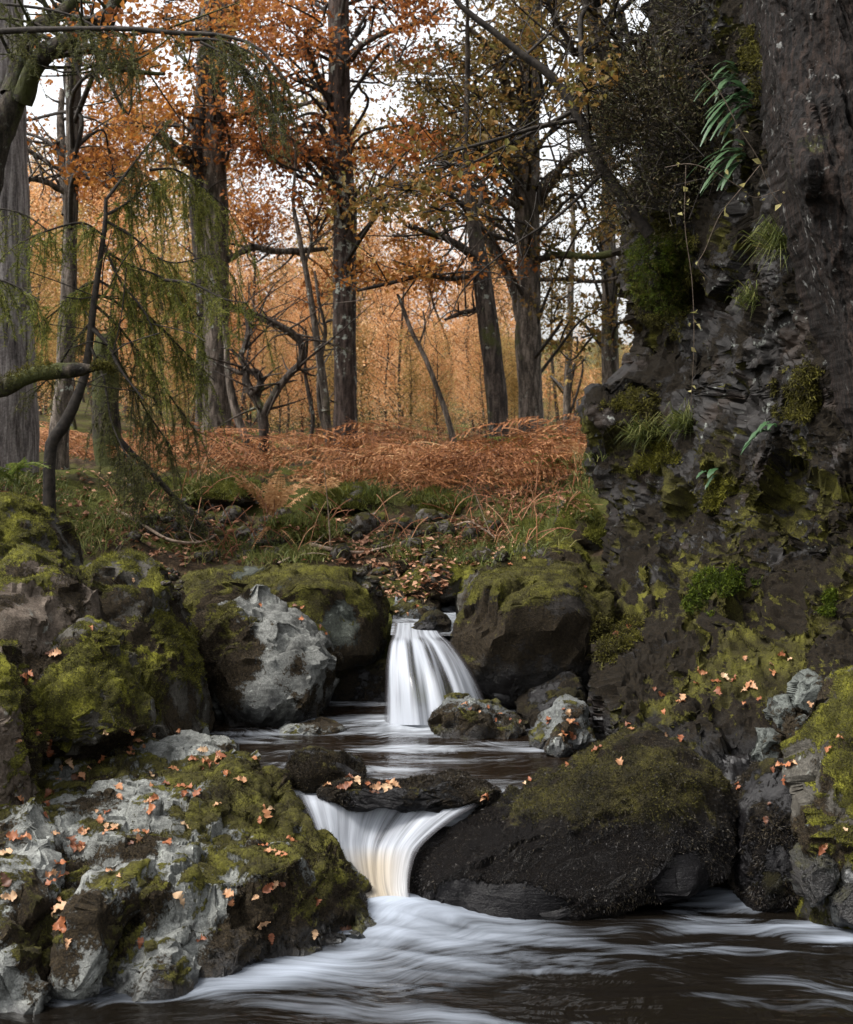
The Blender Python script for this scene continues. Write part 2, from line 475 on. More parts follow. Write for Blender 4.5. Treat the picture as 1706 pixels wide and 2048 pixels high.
M['bark_twig'] = plain_mat('dark twig bark', (0.012, 0.010, 0.009), (0.045, 0.037, 0.03), 30)
M['bark_vine'] = plain_mat('brown vine stem', (0.05, 0.036, 0.026), (0.13, 0.10, 0.075), 30)
M['bark_pale'] = plain_mat('dead pale wood', (0.12, 0.085, 0.06), (0.32, 0.24, 0.18), 30)
M['stalk'] = leaf_mat('dead bracken stalks', [(0.1, (0.09, 0.03, 0.014)), (0.5, (0.22, 0.08, 0.035)), (0.9, (0.38, 0.22, 0.12))], 0.0)
M['leaf_orange'] = leaf_mat('orange oak leaves', [(0.1, (0.12, 0.04, 0.013)), (0.45, (0.31, 0.11, 0.024)), (0.75, (0.42, 0.19, 0.045)), (0.95, (0.30, 0.20, 0.06))], 0.5)
M['leaf_red'] = leaf_mat('rust red leaves', [(0.1, (0.13, 0.042, 0.014)), (0.5, (0.31, 0.105, 0.028)), (0.9, (0.42, 0.19, 0.05))], 0.55)
M['leaf_olive'] = leaf_mat('olive brown leaves', [(0.1, (0.05, 0.035, 0.014)), (0.4, (0.11, 0.085, 0.022)), (0.7, (0.22, 0.11, 0.03)), (0.95, (0.16, 0.15, 0.035))], 0.45)
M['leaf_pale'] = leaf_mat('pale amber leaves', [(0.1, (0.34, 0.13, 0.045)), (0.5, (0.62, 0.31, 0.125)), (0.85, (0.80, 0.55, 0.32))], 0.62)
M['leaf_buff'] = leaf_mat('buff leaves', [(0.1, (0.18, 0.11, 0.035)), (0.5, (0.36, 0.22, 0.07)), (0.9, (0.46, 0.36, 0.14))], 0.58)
M['needle'] = leaf_mat('green needles', [(0.1, (0.08, 0.10, 0.018)), (0.5, (0.17, 0.19, 0.035)), (0.9, (0.30, 0.28, 0.07))], 0.45)
M['needle_dark'] = leaf_mat('dry needles', [(0.1, (0.05, 0.055, 0.018)), (0.5, (0.11, 0.115, 0.035)), (0.9, (0.19, 0.16, 0.06))], 0.45)
M['bracken'] = leaf_mat('dead bracken', [(0.08, (0.09, 0.034, 0.014)), (0.45, (0.26, 0.10, 0.036)), (0.75, (0.38, 0.18, 0.075)), (0.95, (0.55, 0.34, 0.17))], 0.3, noise_scale=1.6)
M['fern_pale'] = leaf_mat('pale dead fern', [(0.1, (0.30, 0.15, 0.065)), (0.5, (0.46, 0.26, 0.12)), (0.9, (0.56, 0.37, 0.20))], 0.3)
M['fern_green'] = leaf_mat('green fern', [(0.1, (0.06, 0.10, 0.02)), (0.5, (0.12, 0.16, 0.035)), (0.9, (0.22, 0.23, 0.06))], 0.35)
M['fern_cliff'] = leaf_mat('glossy cliff fern', [(0.1, (0.02, 0.05, 0.02)), (0.5, (0.04, 0.09, 0.035)), (0.9, (0.10, 0.15, 0.08))], 0.2, 0.35, 0.5)
M['grass'] = leaf_mat('bank grass', [(0.1, (0.035, 0.045, 0.012)), (0.5, (0.085, 0.105, 0.022)), (0.8, (0.16, 0.16, 0.045)), (0.97, (0.26, 0.20, 0.09))], 0.35, noise_scale=2.0)
M['heather'] = leaf_mat('heather', [(0.1, (0.03, 0.022, 0.012)), (0.4, (0.06, 0.045, 0.022)), (0.7, (0.06, 0.066, 0.022)), (0.95, (0.15, 0.095, 0.05))], 0.2, noise_scale=3.0)
M['litter'] = leaf_mat('leaf litter', [(0.1, (0.09, 0.04, 0.022)), (0.5, (0.26, 0.12, 0.065)), (0.9, (0.45, 0.26, 0.16))], 0.15)
M['fallen'] = one_leaf_mat('fallen oak leaf', [(0.08, (0.06, 0.026, 0.013)), (0.28, (0.20, 0.062, 0.024)), (0.5, (0.32, 0.115, 0.045)), (0.72, (0.38, 0.20, 0.10)), (0.95, (0.46, 0.33, 0.20))])
M['vine_leaf'] = leaf_mat('yellow vine leaves', [(0.1, (0.16, 0.16, 0.05)), (0.9, (0.42, 0.36, 0.16))], 0.4)

def ground_mat():
    m, nt = newmat('forest floor'); k = NT(nt)
    g = k.n('ShaderNodeNewGeometry'); pos = g.outputs['Position']
    n1 = k.noise(pos, 1.6, 6, 0.6); n2 = k.noise(pos, 18, 6, 0.7); n3 = k.noise(pos, 90, 4, 0.7)
    col = k.ramp(n2, [(0.3, (0.018, 0.012, 0.008)), (0.5, (0.055, 0.038, 0.024)), (0.7, (0.13, 0.085, 0.05))])
    gm = k.mr(k.math('ADD', n1, k.math('MULTIPLY', n2, 0.4)), 0.58, 0.80)
    col = k.mix(gm, col, k.ramp(n3, [(0.3, (0.03, 0.034, 0.010)), (0.7, (0.12, 0.125, 0.025))]))
    bp = k.n('ShaderNodeBump', ins={'Height': k.math('ADD', n2, k.math('MULTIPLY', n3, 0.5)), 'Strength': 1.0, 'Distance': 0.05})
    b = k.n('ShaderNodeBsdfPrincipled', ins={'Base Color': col, 'Roughness': 0.95, 'Specular IOR Level': 0.1, 'Normal': bp.outputs[0]})
    o = k.n('ShaderNodeOutputMaterial'); nt.links.new(b.outputs[0], o.inputs[0])
    return m
M['ground'] = ground_mat()

def water_mat(name, deep, foamc, wave=(3, 14, 1), bstr=0.25, rough=0.06, streak=(2.0, 16, 1)):
    m, nt = newmat(name); k = NT(nt)
    g = k.n('ShaderNodeNewGeometry'); pos = g.outputs['Position']
    at = k.n('ShaderNodeAttribute', attribute_name='foam').outputs['Fac']
    warp = k.n('ShaderNodeVectorMath', operation='ADD', ins={0: pos, 1: k.n('ShaderNodeTexNoise', ins={'Vector': pos, 'Scale': 1.3, 'Detail': 2}).outputs[1]}).outputs[0]
    s1 = k.noise(k.scaled(warp, streak), 1.0, 6, 0.62)
    s2 = k.noise(k.scaled(warp, (streak[0] * 3, streak[1] * 3, 1)), 1.0, 5, 0.6)
    f = k.math('ADD', at, k.math('MULTIPLY', k.math('ADD', k.math('MULTIPLY', k.math('SUBTRACT', s1, 0.5), 1.15), k.math('MULTIPLY', k.math('SUBTRACT', s2, 0.5), 0.9)),
                                 k.mr(at, 0.0, 0.35, 0.25, 1.0)))
    f = k.mr(f, 0.19, 1.45, smooth=False)
    w = k.noise(k.scaled(warp, wave), 1.0, 4, 0.55)
    bp = k.n('ShaderNodeBump', ins={'Height': w, 'Strength': bstr, 'Distance': 0.05})
    wat = k.n('ShaderNodeBsdfPrincipled', ins={'Base Color': (*deep, 1), 'Roughness': rough, 'IOR': 1.33, 'Specular IOR Level': 0.5, 'Normal': bp.outputs[0]})
    fo = k.n('ShaderNodeBsdfPrincipled', ins={'Base Color': (*foamc, 1), 'Roughness': 0.55, 'Specular IOR Level': 0.3})
    mx = k.n('ShaderNodeMixShader', ins={0: f, 1: wat.outputs[0], 2: fo.outputs[0]})
    o = k.n('ShaderNodeOutputMaterial'); nt.links.new(mx.outputs[0], o.inputs[0])
    return m
M['water_low'] = water_mat('lower pool water', (0.005, 0.004, 0.003), (0.29, 0.325, 0.38), streak=(1.4, 11, 1))
M['water_up'] = water_mat('upper pool water', (0.008, 0.005, 0.003), (0.38, 0.41, 0.45), wave=(4, 20, 1), bstr=0.3, streak=(2.5, 22, 1))

def fall_mat(name):
    m, nt = newmat(name); k = NT(nt)
    uv = k.n('ShaderNodeUVMap').outputs[0]
    at = k.n('ShaderNodeAttribute', attribute_name='foam').outputs['Fac']
    tn = k.n('ShaderNodeAttribute', attribute_name='tint').outputs['Fac']
    s1 = k.noise(k.scaled(uv, (17, 1.1, 1)), 1.0, 4, 0.5, 0.3)
    s2 = k.noise(k.scaled(uv, (90, 2.5, 1)), 1.0, 3, 0.6, 0.2)
    st = k.math('ADD', k.math('MULTIPLY', k.math('SUBTRACT', s1, 0.5), 1.25), k.math('MULTIPLY', k.math('SUBTRACT', s2, 0.5), 0.5))
    f = k.mr(k.math('ADD', at, st), 0.1, 1.15)
    col = k.mix(tn, (0.42, 0.445, 0.49), (0.38, 0.295, 0.17))
    fo = k.n('ShaderNodeBsdfPrincipled', ins={'Base Color': col, 'Roughness': 0.5, 'Specular IOR Level': 0.3})
    tl = k.n('ShaderNodeBsdfTranslucent', ins={'Color': col})
    fm = k.n('ShaderNodeMixShader', ins={0: 0.25, 1: fo.outputs[0], 2: tl.outputs[0]})
    wt = k.n('ShaderNodeBsdfPrincipled', ins={'Base Color': (0.035, 0.032, 0.034, 1), 'Roughness': 0.12, 'IOR': 1.33})
    tr = k.n('ShaderNodeBsdfTransparent')
    wm = k.n('ShaderNodeMixShader', ins={0: 0.55, 1: wt.outputs[0], 2: tr.outputs[0]})
    mx = k.n('ShaderNodeMixShader', ins={0: f, 1: wm.outputs[0], 2: fm.outputs[0]})
    o = k.n('ShaderNodeOutputMaterial'); nt.links.new(mx.outputs[0], o.inputs[0])
    return m
M['fall'] = fall_mat('falling white water')

# ------------------------------------------------------------------ ground
def rbf_fit(pts, vals):
    pts = np.asarray(pts, float)
    A = np.sqrt(((pts[:, None] - pts[None]) ** 2).sum(-1))
    n = len(pts)
    B = np.zeros((n + 1, n + 1)); B[:n, :n] = -A; B[:n, n] = 1; B[n, :n] = 1
    B[np.arange(n), np.arange(n)] += 1e-4
    w = np.linalg.solve(B, np.append(vals, 0))
    def f(q):
        o = np.full(len(q), w[n])
        for c, p in zip(w[:n], pts):
            o -= c * np.sqrt(((q - p) ** 2).sum(1))
        return o
    return f

GP = [(-3, -3, -.3), (0, -3, -.4), (3, -3, -.3), (-1.2, 2, -.35), (0, 3, -.4), (1.5, 3, -.4), (2.6, 3.5, .3), (-2.2, 3, .5), (-4, 3, 2.2), (4, 3, 2.2),
      (-.5, 4.4, -.4), (.6, 4.5, -.4), (1.4, 4.3, -.4), (0, 5.0, -.1), (.5, 5.4, .0), (-.3, 6.0, .08), (.3, 6.0, .05), (.8, 5.8, .05), (0, 6.6, .1), (-.25, 6.7, .0), (-.4, 6.85, .05), (-.15, 6.85, .1), (.1, 7.0, .5), (0, 7.5, .56),
      (-.05, 8.0, .66), (-1.2, 5.5, .2), (-2, 5, .6), (-1.8, 6.5, .75), (-3.5, 6, 1.8), (-1.0, 6.6, .3), (-.6, 7.2, .4), (.6, 7.3, .4), (1.3, 6.5, .2), (1.6, 7.5, .6), (3.5, 6, 1.5),
      (-1.5, 7.8, .80), (-.9, 8.0, .74), (-.4, 8.2, .76), (.3, 8.2, .76), (.8, 8.4, .84), (1.2, 8.2, .9), (-2.6, 8, 1.1), (2.4, 8.3, 1.2),
      (-1.6, 9.0, 1.0), (-1.1, 9.2, .93), (-.6, 9.1, .93), (-.1, 9.2, .95), (.4, 9.2, .95), (.9, 9.3, 1.03), (1.5, 9.5, 1.2), (-2.6, 9.4, 1.3), (2.5, 9.5, 1.4),
      (-2.2, 10.2, 1.22), (-1.2, 10.1, 1.14), (-.4, 10.1, 1.14), (.3, 10.1, 1.14), (.9, 10.1, 1.18), (1.7, 10.3, 1.3),
      (-2.5, 11.5, 1.26), (-1, 11.4, 1.2), (.5, 11.4, 1.2), (1.8, 11.4, 1.34), (4, 11, 1.5), (-4, 11, 1.5), (-2, 13.5, 1.3), (0, 13.5, 1.28), (2.3, 13.5, 1.36),
      (-6, 20, 1.5), (0, 20, 1.4), (6, 20, 1.5), (-15, 40, 3.0), (0, 40, 2.2), (15, 40, 2.0), (-40, 90, 12), (0, 90, 6), (40, 90, 5), (-90, 200, 30), (0, 200, 14), (90, 200, 12),
      (-30, 10, 4), (30, 10, 4), (-20, -20, 3), (20, -20, 3), (0, -30, 1)]
_gf = rbf_fit([(a, b) for a, b, c in GP], [c for a, b, c in GP])

def ground_z(xy):
    xy = np.asarray(xy, float).reshape(-1, 2)
    z = _gf(xy)
    p3 = np.column_stack([xy, np.zeros(len(xy))])
    near = sstep(7.2, 8.2, xy[:, 1]) * (1 - sstep(30, 60, np.abs(xy[:, 0]) + xy[:, 1]))
    z = z + near * (0.07 * fbm(p3 * 1.9, 4, 5) + 0.035 * fbm(p3 * 6.5, 3, 9))
    return z

xs = np.concatenate([-np.geomspace(150, 4.2, 24), np.linspace(-4, 4, 201), np.geomspace(4.2, 150, 24)])
ys = np.concatenate([np.linspace(-40, 1, 14), np.linspace(2, 7, 40), np.linspace(7.04, 12.5, 150), np.linspace(12.6, 24, 60), np.geomspace(25, 400, 30)])
gx, gy = np.meshgrid(xs, ys)
gv = np.column_stack([gx.ravel(), gy.ravel(), ground_z(np.column_stack([gx.ravel(), gy.ravel()]))])
ob('ground', mesh('ground', gv, grid_faces(len(ys), len(xs))), M['ground'], kind='structure')

# ------------------------------------------------------------------ rocks
_ICO = {}
def ico(sub):
    if sub not in _ICO:
        bm = bmesh.new()
        bmesh.ops.create_icosphere(bm, subdivisions=sub, radius=1)
        V = np.array([v.co[:] for v in bm.verts]); T = np.array([[v.index for v in f.verts] for f in bm.faces])
        bm.free()
        _ICO[sub] = (unit(V), T)
    return _ICO[sub]

def radial(poly):
    """outline polygon (N,2) -> centre and radius by angle"""
    poly = np.asarray(poly, float)
    a, b = poly, np.roll(poly, -1, 0)
    cr = a[:, 0] * b[:, 1] - b[:, 0] * a[:, 1]
    A = cr.sum() / 2
    c = ((a + b) * cr[:, None]).sum(0) / (6 * A)
    th = np.linspace(-math.pi, math.pi, 361)[:-1]
    r = np.zeros(360)
    d = np.stack([np.cos(th), np.sin(th)], -1)
    for p, q in zip(a - c, b - c):
        e = q - p
        den = d[:, 0] * e[1] - d[:, 1] * e[0]
        with np.errstate(divide='ignore', invalid='ignore'):
            t = (p[0] * e[1] - p[1] * e[0]) / den
            s = (p[0] * d[:, 1] - p[1] * d[:, 0]) / den
        ok = (s >= -1e-6) & (s <= 1 + 1e-6) & (t > 0)
        r = np.where(ok, np.maximum(r, np.where(ok, t, 0)), r)
    k = np.array([1, 2, 3, 2, 1.]); k /= k.sum()
    rs = sum(w * np.roll(r, o) for w, o in zip(k, (-2, -1, 0, 1, 2)))
    return c, th, rs

ROCKS = []
DIP = np.array(Euler((0.35, 0.6, 0.4)).to_matrix())

def facet(V, n, qq, seed, w, groove, size, tilt=0.25):
    """cut the surface into flat faces: every cell of a 3D cell pattern is pressed towards its own mean plane"""
    f1, f2, h, cv = worley(qq, seed)
    key, inv = np.unique((h * 4095).astype(np.int64) * 4096 + (np.floor(qq.sum(1) * 0.31).astype(np.int64) % 4096) * 0, return_inverse=True)
    cnt = np.bincount(inv).astype(float)
    c = np.stack([np.bincount(inv, V[:, k]) / cnt for k in range(3)], -1)
    m = unit(np.stack([np.bincount(inv, n[:, k]) / cnt for k in range(3)], -1))
    r = np.random.default_rng(seed)
    m = unit(m + r.normal(size=m.shape) * tilt)
    off = ((V - c[inv]) * m[inv]).sum(1)
    off = np.clip(off, -0.16 * size, 0.16 * size)
    step = (r.random(len(cnt)) - 0.6)[inv] * 0.05 * size
    e = 1 - sstep(0.0, 0.055, f2 - f1)
    return V - m[inv] * (off * w)[:, None] + n * (step * w - groove * size * e)[:, None]

def rough_rock(V, T, size, seed, lump=0.06, block=0.05, bs=3.0, fine=0.006, strata=0.5, dip=DIP, w1=0.8, w2=0.55, lim=0.12, tilt=0.22):
    V0 = V
    n = normals(V, T)
    V = V + n * (lump * size * (fbm(V / size * 1.6, 3, seed) * 1.4 - 0.25))[:, None]
    q = V @ dip.T
    qq = q / size * bs * np.array([1, 1, 1 + 1.2 * strata])
    qq = qq + 0.22 * np.stack([gnoise(qq * 0.9, seed + s) for s in (71, 72, 73)], -1)
    if block:
        k = block / 0.05
        V = facet(V, n, qq, seed + 3, min(w1 * k, 0.95), 0.018 * k, size, tilt)
        n = normals(V, T)
        V = facet(V, n, qq * 2.6 + 5.3, seed + 11, min(w2 * k, 0.8), 0.006 * k, size / 2.6, tilt * .8)
        n = normals(V, T)
    d = fine * fbm(V * 9, 5, seed + 5, 0.6) * 2
    d += fine * 0.9 * (0.3 - np.abs(gnoise(q * np.array([7, 7, 24]), seed + 8))) * strata
    V = V + n * d[:, None]
    m = V - V0; l = np.linalg.norm(m, axis=1, keepdims=True)
    return V0 + m * np.minimum(1, lim * size / np.maximum(l, 1e-9))

PATCH = []
def grow_attr(me, V, T, mat, patches=(), up=None):
    """where green and brown moss grow on this rock: level ground, hollows, and patches of its own"""
    moss_, up_, brown_, cav_ = RP.get(mat.name, (-1, .5, -1, 0))
    n = normals(V, T)
    cav = fbm(V * 5.1 + 3.3, 3, 777)
    am = up_ * 0.5 * n[:, 2] + 0.62 * fbm(V * 2.6, 4, 700) + 0.30 * fbm(V * 11, 3, 701) - (0.55 - moss_)
    ab = 0.55 * fbm(V * 3.7, 4, 710) + cav_ * cav - (0.25 - 0.5 * brown_)
    for (px, py, Y, r, dm, db) in patches:
        c = P(px, py, Y)
        w = np.exp(-((V - c) ** 2).sum(1) / r ** 2)
        am += dm * w; ab += db * w
    thick = 0.011 * sstep(-.04, .08, am + .12 * gnoise(V * 22, 705)) * (.7 + .6 * gnoise(V * 40, 706)) * (V[:, 1] < 9)
    V += n * thick[:, None]
    co = np.zeros(len(V) * 3, np.float32); me.vertices.foreach_get('co', co)
    me.vertices.foreach_set('co', (co.reshape(-1, 3) + n * thick[:, None]).astype(np.float32).ravel())
    me.update()
    for nm, v in (('moss', am), ('brown', ab)):
        a = me.attributes.new(nm, 'FLOAT', 'POINT'); a.data.foreach_set('value', v.astype(np.float32))
    try: me.set_sharp_from_angle(angle=math.radians(38))
    except Exception: pass
    return am, ab
GROW = {}
def frame(t):
    t = unit(np.asarray(t, float)); u = unit(np.cross(t, [0.1, 1, 0.05])); return np.stack([u, np.cross(t, u), t])

def boulder(name, label, outline, Yc, Df, mat, Db=None, sub=6, seed=1, pe=0.6, ye=0.8, lean=0.25, cat='boulder', group=None, patches=(), **kw):
    w = P(*np.asarray(outline, float).T, Yc)[:, [0, 2]]
    c, th, r = radial(w)
    D, T = ico(sub)
    rho = np.hypot(D[:, 0], D[:, 2]); a = np.arctan2(D[:, 2], D[:, 0])
    rr = np.interp(a, np.append(th, math.pi), np.append(r, r[0])) * rho ** pe * .965
    X = c[0] + rr * np.cos(a); Z = c[1] + rr * np.sin(a)
    Y = Yc + np.where(D[:, 1] < 0, Df, Db or Df) * np.sign(D[:, 1]) * np.abs(D[:, 1]) ** ye
    # a rounded front edge at the top leans back, the foot comes forward
    Y = Y + lean * (Z - c[1])
    # keep the outline under perspective: the silhouette was traced at depth Yc
    V = np.column_stack([X, Y, Z])
    size = 0.5 * (np.ptp(w[:, 0]) + np.ptp(w[:, 1]))
    V = rough_rock(V, T, size, seed, **kw)
    base = np.array([c[0], Yc, V[:, 2].min()])
    me = mesh(name, V - base, T)
    o = ob(name, me, mat)
    o.location = base
    GROW[o.name] = grow_attr(me, V, T, mat, patches)
    tag(o, label, cat, group)
    ROCKS.append((o, V, T))
    return o

BO = {}
# --- left bank
BO['topleft'] = boulder('boulder', 'rounded rock thick with yellow green moss at the left edge below the big grey trunk', [(-90, 1000), (40, 988), (95, 1020), (125, 1060), (155, 1150), (160, 1240), (0, 1260), (-90, 1250)], 6.75, .5, M['rock_mossy'], seed=11, block=.03, lump=.07)
BO['tall'] = boulder('boulder', 'tall mossy boulder with a curved green ridge left of the pale topped boulder', [(150, 1125), (195, 1096), (270, 1108), (325, 1150), (352, 1220), (382, 1290), (415, 1370), (440, 1490), (300, 1500), (245, 1420), (190, 1300), (155, 1190)], 6.2, .45, M['rock_mossy'], seed=12, block=.05, bs=2.2, lean=.35)
BO['brown'] = boulder('boulder', 'brown weathered boulder with sloping face and thin moss at the left edge', [(-70, 1130), (40, 1110), (112, 1122), (152, 1168), (195, 1245), (255, 1320), (300, 1410), (320, 1480), (200, 1510), (60, 1500), (-70, 1420)], 5.7, .42, M['rock_brown'], seed=13, patches=[(80, 1180, 5.6, .25, -.15, .1), (40, 1250, 5.4, .12, -.5, -.6), (170, 1330, 5.4, .2, -.1, .3)], block=.06, bs=2.4, lean=.4)
BO['low'] = boulder('boulder', 'low boulder capped with yellow moss in front of the brown weathered boulder', [(85, 1290), (150, 1238), (205, 1265), (255, 1330), (330, 1450), (230, 1490), (90, 1470), (60, 1380)], 5.42, .25, M['rock_mossy'], seed=14, block=.05, lean=.4)
BO['farleft'] = boulder('boulder', 'dark moss hung boulder cut by the left edge above the leaf strewn outcrop', [(-120, 1290), (0, 1285), (45, 1360), (72, 1450), (86, 1560), (70, 1650), (-120, 1680)], 4.95, .3, M['rock_brown'], seed=15, block=.05, lean=.3)
# --- around the upper fall
BO['slab'] = boulder('boulder', 'long flat topped block with mossy top edge left of the upper waterfall', [(356, 1152), (400, 1136), (560, 1142), (660, 1130), (715, 1140), (745, 1172), (782, 1230), (786, 1290), (755, 1325), (680, 1345), (500, 1370), (370, 1330), (350, 1230)], 7.25, .42, M['rock_slab'], seed=21, patches=[(660, 1150, 7.0, .2, .4, 0), (450, 1180, 6.9, .25, .15, .5), (640, 1200, 6.85, .2, .25, .3), (690, 1230, 6.85, .10, -.6, -.9), (760, 1230, 7.0, .15, -.2, .7), (540, 1160, 6.9, .08, -.2, -.4)], pe=.42, ye=.6, block=.035, bs=1.8, lump=.03, lean=.1)
BO['pale'] = boulder('boulder', 'grey boulder with pale bare top and brown moss sides beside the upper pool', [(378, 1262), (430, 1215), (490, 1198), (560, 1206), (600, 1232), (650, 1262), (682, 1312), (690, 1350), (665, 1400), (640, 1440), (560, 1480), (440, 1490), (415, 1400), (398, 1320)], 6.72, .36, M['rock_midpale'], seed=22, patches=[(470, 1295, 6.4, .2, 0, .75), (560, 1225, 6.7, .13, -.3, -.7), (650, 1300, 6.5, .12, -.2, -.6), (560, 1400, 6.35, .2, -.2, -.3), (430, 1240, 6.6, .1, .4, 0)], block=.07, bs=2.2, lean=.22, pe=.55)
BO['fallright'] = boulder('boulder', 'big dark boulder with moss rimmed top right of the upper waterfall', [(868, 1255), (900, 1215), (960, 1160), (1012, 1122), (1110, 1110), (1150, 1113), (1190, 1150), (1232, 1178), (1245, 1300), (1170, 1390), (1060, 1420), (965, 1405), (930, 1360), (885, 1300)], 7.1, .42, M['rock_fall'], seed=23, patches=[(1100, 1130, 7.0, .35, .3, 0), (950, 1190, 6.95, .2, .3, .1), (1180, 1180, 6.9, .2, .25, 0), (1120, 1260, 6.75, .2, .12, .3)], block=.05, bs=1.8, lean=.25, pe=.5)
BO['ridge'] = boulder('boulder', 'long mossy ridge of rock behind the big dark boulder by the cliff foot', [(880, 1190), (930, 1130), (1010, 1100), (1090, 1074), (1150, 1078), (1185, 1120), (1200, 1190), (900, 1230)], 7.75, .5, M['rock_mossy'], seed=24, block=.05)
BO['mound'] = boulder('boulder', 'small mossy hump upstream of the upper waterfall', [(785, 1175), (830, 1126), (880, 1114), (935, 1140), (940, 1200), (800, 1205)], 7.75, .3, M['rock_mossy'], sub=5, seed=25, block=.03)
BO['brownmound'] = boulder('boulder', 'brown leaf sprinkled hump on the bank above the stream', [(778, 1112), (800, 1085), (860, 1077), (895, 1110), (880, 1150), (785, 1150)], 8.35, .3, M['rock_brown'], sub=5, seed=26, block=.03)
BO['upstream'] = boulder('rock', 'flat pale rock sprinkled with leaves in the stream above the upper waterfall', [(778, 1218), (800, 1198), (850, 1191), (882, 1204), (890, 1240), (790, 1246)], 7.5, .22, M['rock_pool'], sub=5, seed=27, block=.05, cat='rock')
BO['lipstone'] = boulder('rock', 'small black wet rock at the lip of the upper waterfall', [(812, 1264), (838, 1242), (872, 1226), (905, 1240), (895, 1300), (865, 1275)], 7.02, .12, M['rock_dark'], sub=5, seed=28, block=.04, cat='rock')
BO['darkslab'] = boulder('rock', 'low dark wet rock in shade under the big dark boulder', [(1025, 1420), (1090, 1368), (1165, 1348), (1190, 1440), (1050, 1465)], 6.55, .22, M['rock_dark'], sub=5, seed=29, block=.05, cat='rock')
# --- upper pool
BO['poolrock'] = boulder('rock', 'wedge shaped rock with leaves and moss on top standing in the upper pool', [(848, 1478), (855, 1445), (885, 1400), (930, 1397), (990, 1408), (1062, 1440), (1066, 1478), (950, 1500)], 6.3, .2, M['rock_pool'], seed=31, block=.06, pe=.5, cat='rock')
BO['jagged'] = boulder('rock', 'jagged rock with orange leaves at the right edge of the upper pool', [(1045, 1480), (1085, 1430), (1130, 1388), (1170, 1396), (1190, 1480), (1160, 1515), (1065, 1510)], 6.05, .18, M['rock_pool'], sub=5, seed=32, block=.09, cat='rock')
BO['jagtip'] = boulder('rock', 'small pointed grey rock at the foot of the jagged rock', [(1080, 1500), (1108, 1458), (1128, 1456), (1150, 1500), (1110, 1520)], 5.83, .08, M['rock_pool'], sub=4, seed=33, block=.08, cat='rock')
BO['flatstone'] = boulder('rock', 'thin pale flat rock at the water edge below the grey boulder', [(545, 1464), (600, 1446), (640, 1440), (685, 1450), (694, 1462), (600, 1476)], 6.3, .12, M['rock_pale'], sub=5, seed=34, block=.04, cat='rock')
BO['small'] = boulder('rock', 'small round rock under dark moss between outcrop and lower waterfall', [(562, 1540), (580, 1502), (640, 1499), (690, 1512), (736, 1545), (725, 1582), (600, 1585)], 5.36, .15, M['rock_dark'], sub=5, seed=35, block=.02, cat='rock')
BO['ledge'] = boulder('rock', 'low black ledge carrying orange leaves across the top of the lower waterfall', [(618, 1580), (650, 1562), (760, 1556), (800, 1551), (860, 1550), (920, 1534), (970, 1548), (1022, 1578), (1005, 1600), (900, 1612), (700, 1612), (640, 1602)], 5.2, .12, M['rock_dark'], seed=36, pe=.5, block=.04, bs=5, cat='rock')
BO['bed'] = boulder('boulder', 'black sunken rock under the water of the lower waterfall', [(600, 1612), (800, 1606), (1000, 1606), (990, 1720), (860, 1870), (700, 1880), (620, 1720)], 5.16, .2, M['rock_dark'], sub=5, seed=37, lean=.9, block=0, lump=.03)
BO['bed'].location.y += .14
BO['cave'] = boulder('boulder', 'black recessed rock in the hollow under the long flat topped block', [(640, 1320), (800, 1320), (810, 1470), (640, 1470)], 7.05, .12, M['rock_dark'], sub=5, seed=38, block=0, pe=.4, lump=.03)  # added filler: its black colour stands in for the shade in the hollow
# --- right bank front
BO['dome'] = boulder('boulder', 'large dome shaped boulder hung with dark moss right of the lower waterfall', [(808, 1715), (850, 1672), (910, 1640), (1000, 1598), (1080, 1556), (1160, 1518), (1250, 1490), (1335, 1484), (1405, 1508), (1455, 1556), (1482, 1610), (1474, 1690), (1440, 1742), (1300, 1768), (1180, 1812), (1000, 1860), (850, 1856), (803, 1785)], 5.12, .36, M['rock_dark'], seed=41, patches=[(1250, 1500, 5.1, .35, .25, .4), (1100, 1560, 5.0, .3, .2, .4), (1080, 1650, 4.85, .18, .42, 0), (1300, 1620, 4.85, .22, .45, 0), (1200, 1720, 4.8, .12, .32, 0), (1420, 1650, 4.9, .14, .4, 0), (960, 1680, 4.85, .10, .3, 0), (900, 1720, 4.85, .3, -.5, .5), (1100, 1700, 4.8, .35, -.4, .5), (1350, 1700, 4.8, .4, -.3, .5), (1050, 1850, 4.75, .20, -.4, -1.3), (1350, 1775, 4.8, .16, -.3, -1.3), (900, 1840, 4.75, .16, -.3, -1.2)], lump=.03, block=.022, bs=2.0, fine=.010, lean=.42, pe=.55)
BO['wet'] = boulder('boulder', 'wet black boulder between the dome shaped boulder and the mossy right bank', [(1442, 1720), (1475, 1600), (1540, 1540), (1600, 1528), (1650, 1580), (1640, 1700), (1620, 1830), (1450, 1830)], 5.05, .22, M['rock_dark'], seed=42, block=.03, lean=.3)
BO['rightmoss'] = boulder('boulder', 'steep boulder with bright yellow moss and grey bare patches at the right edge', [(1790, 1330), (1690, 1372), (1640, 1450), (1592, 1560), (1568, 1640), (1590, 1730), (1570, 1850), (1640, 1880), (1830, 1880), (1830, 1350)], 4.95, .3, M['rock_mossy'], seed=43, block=.05, bs=2.6, lean=.35)

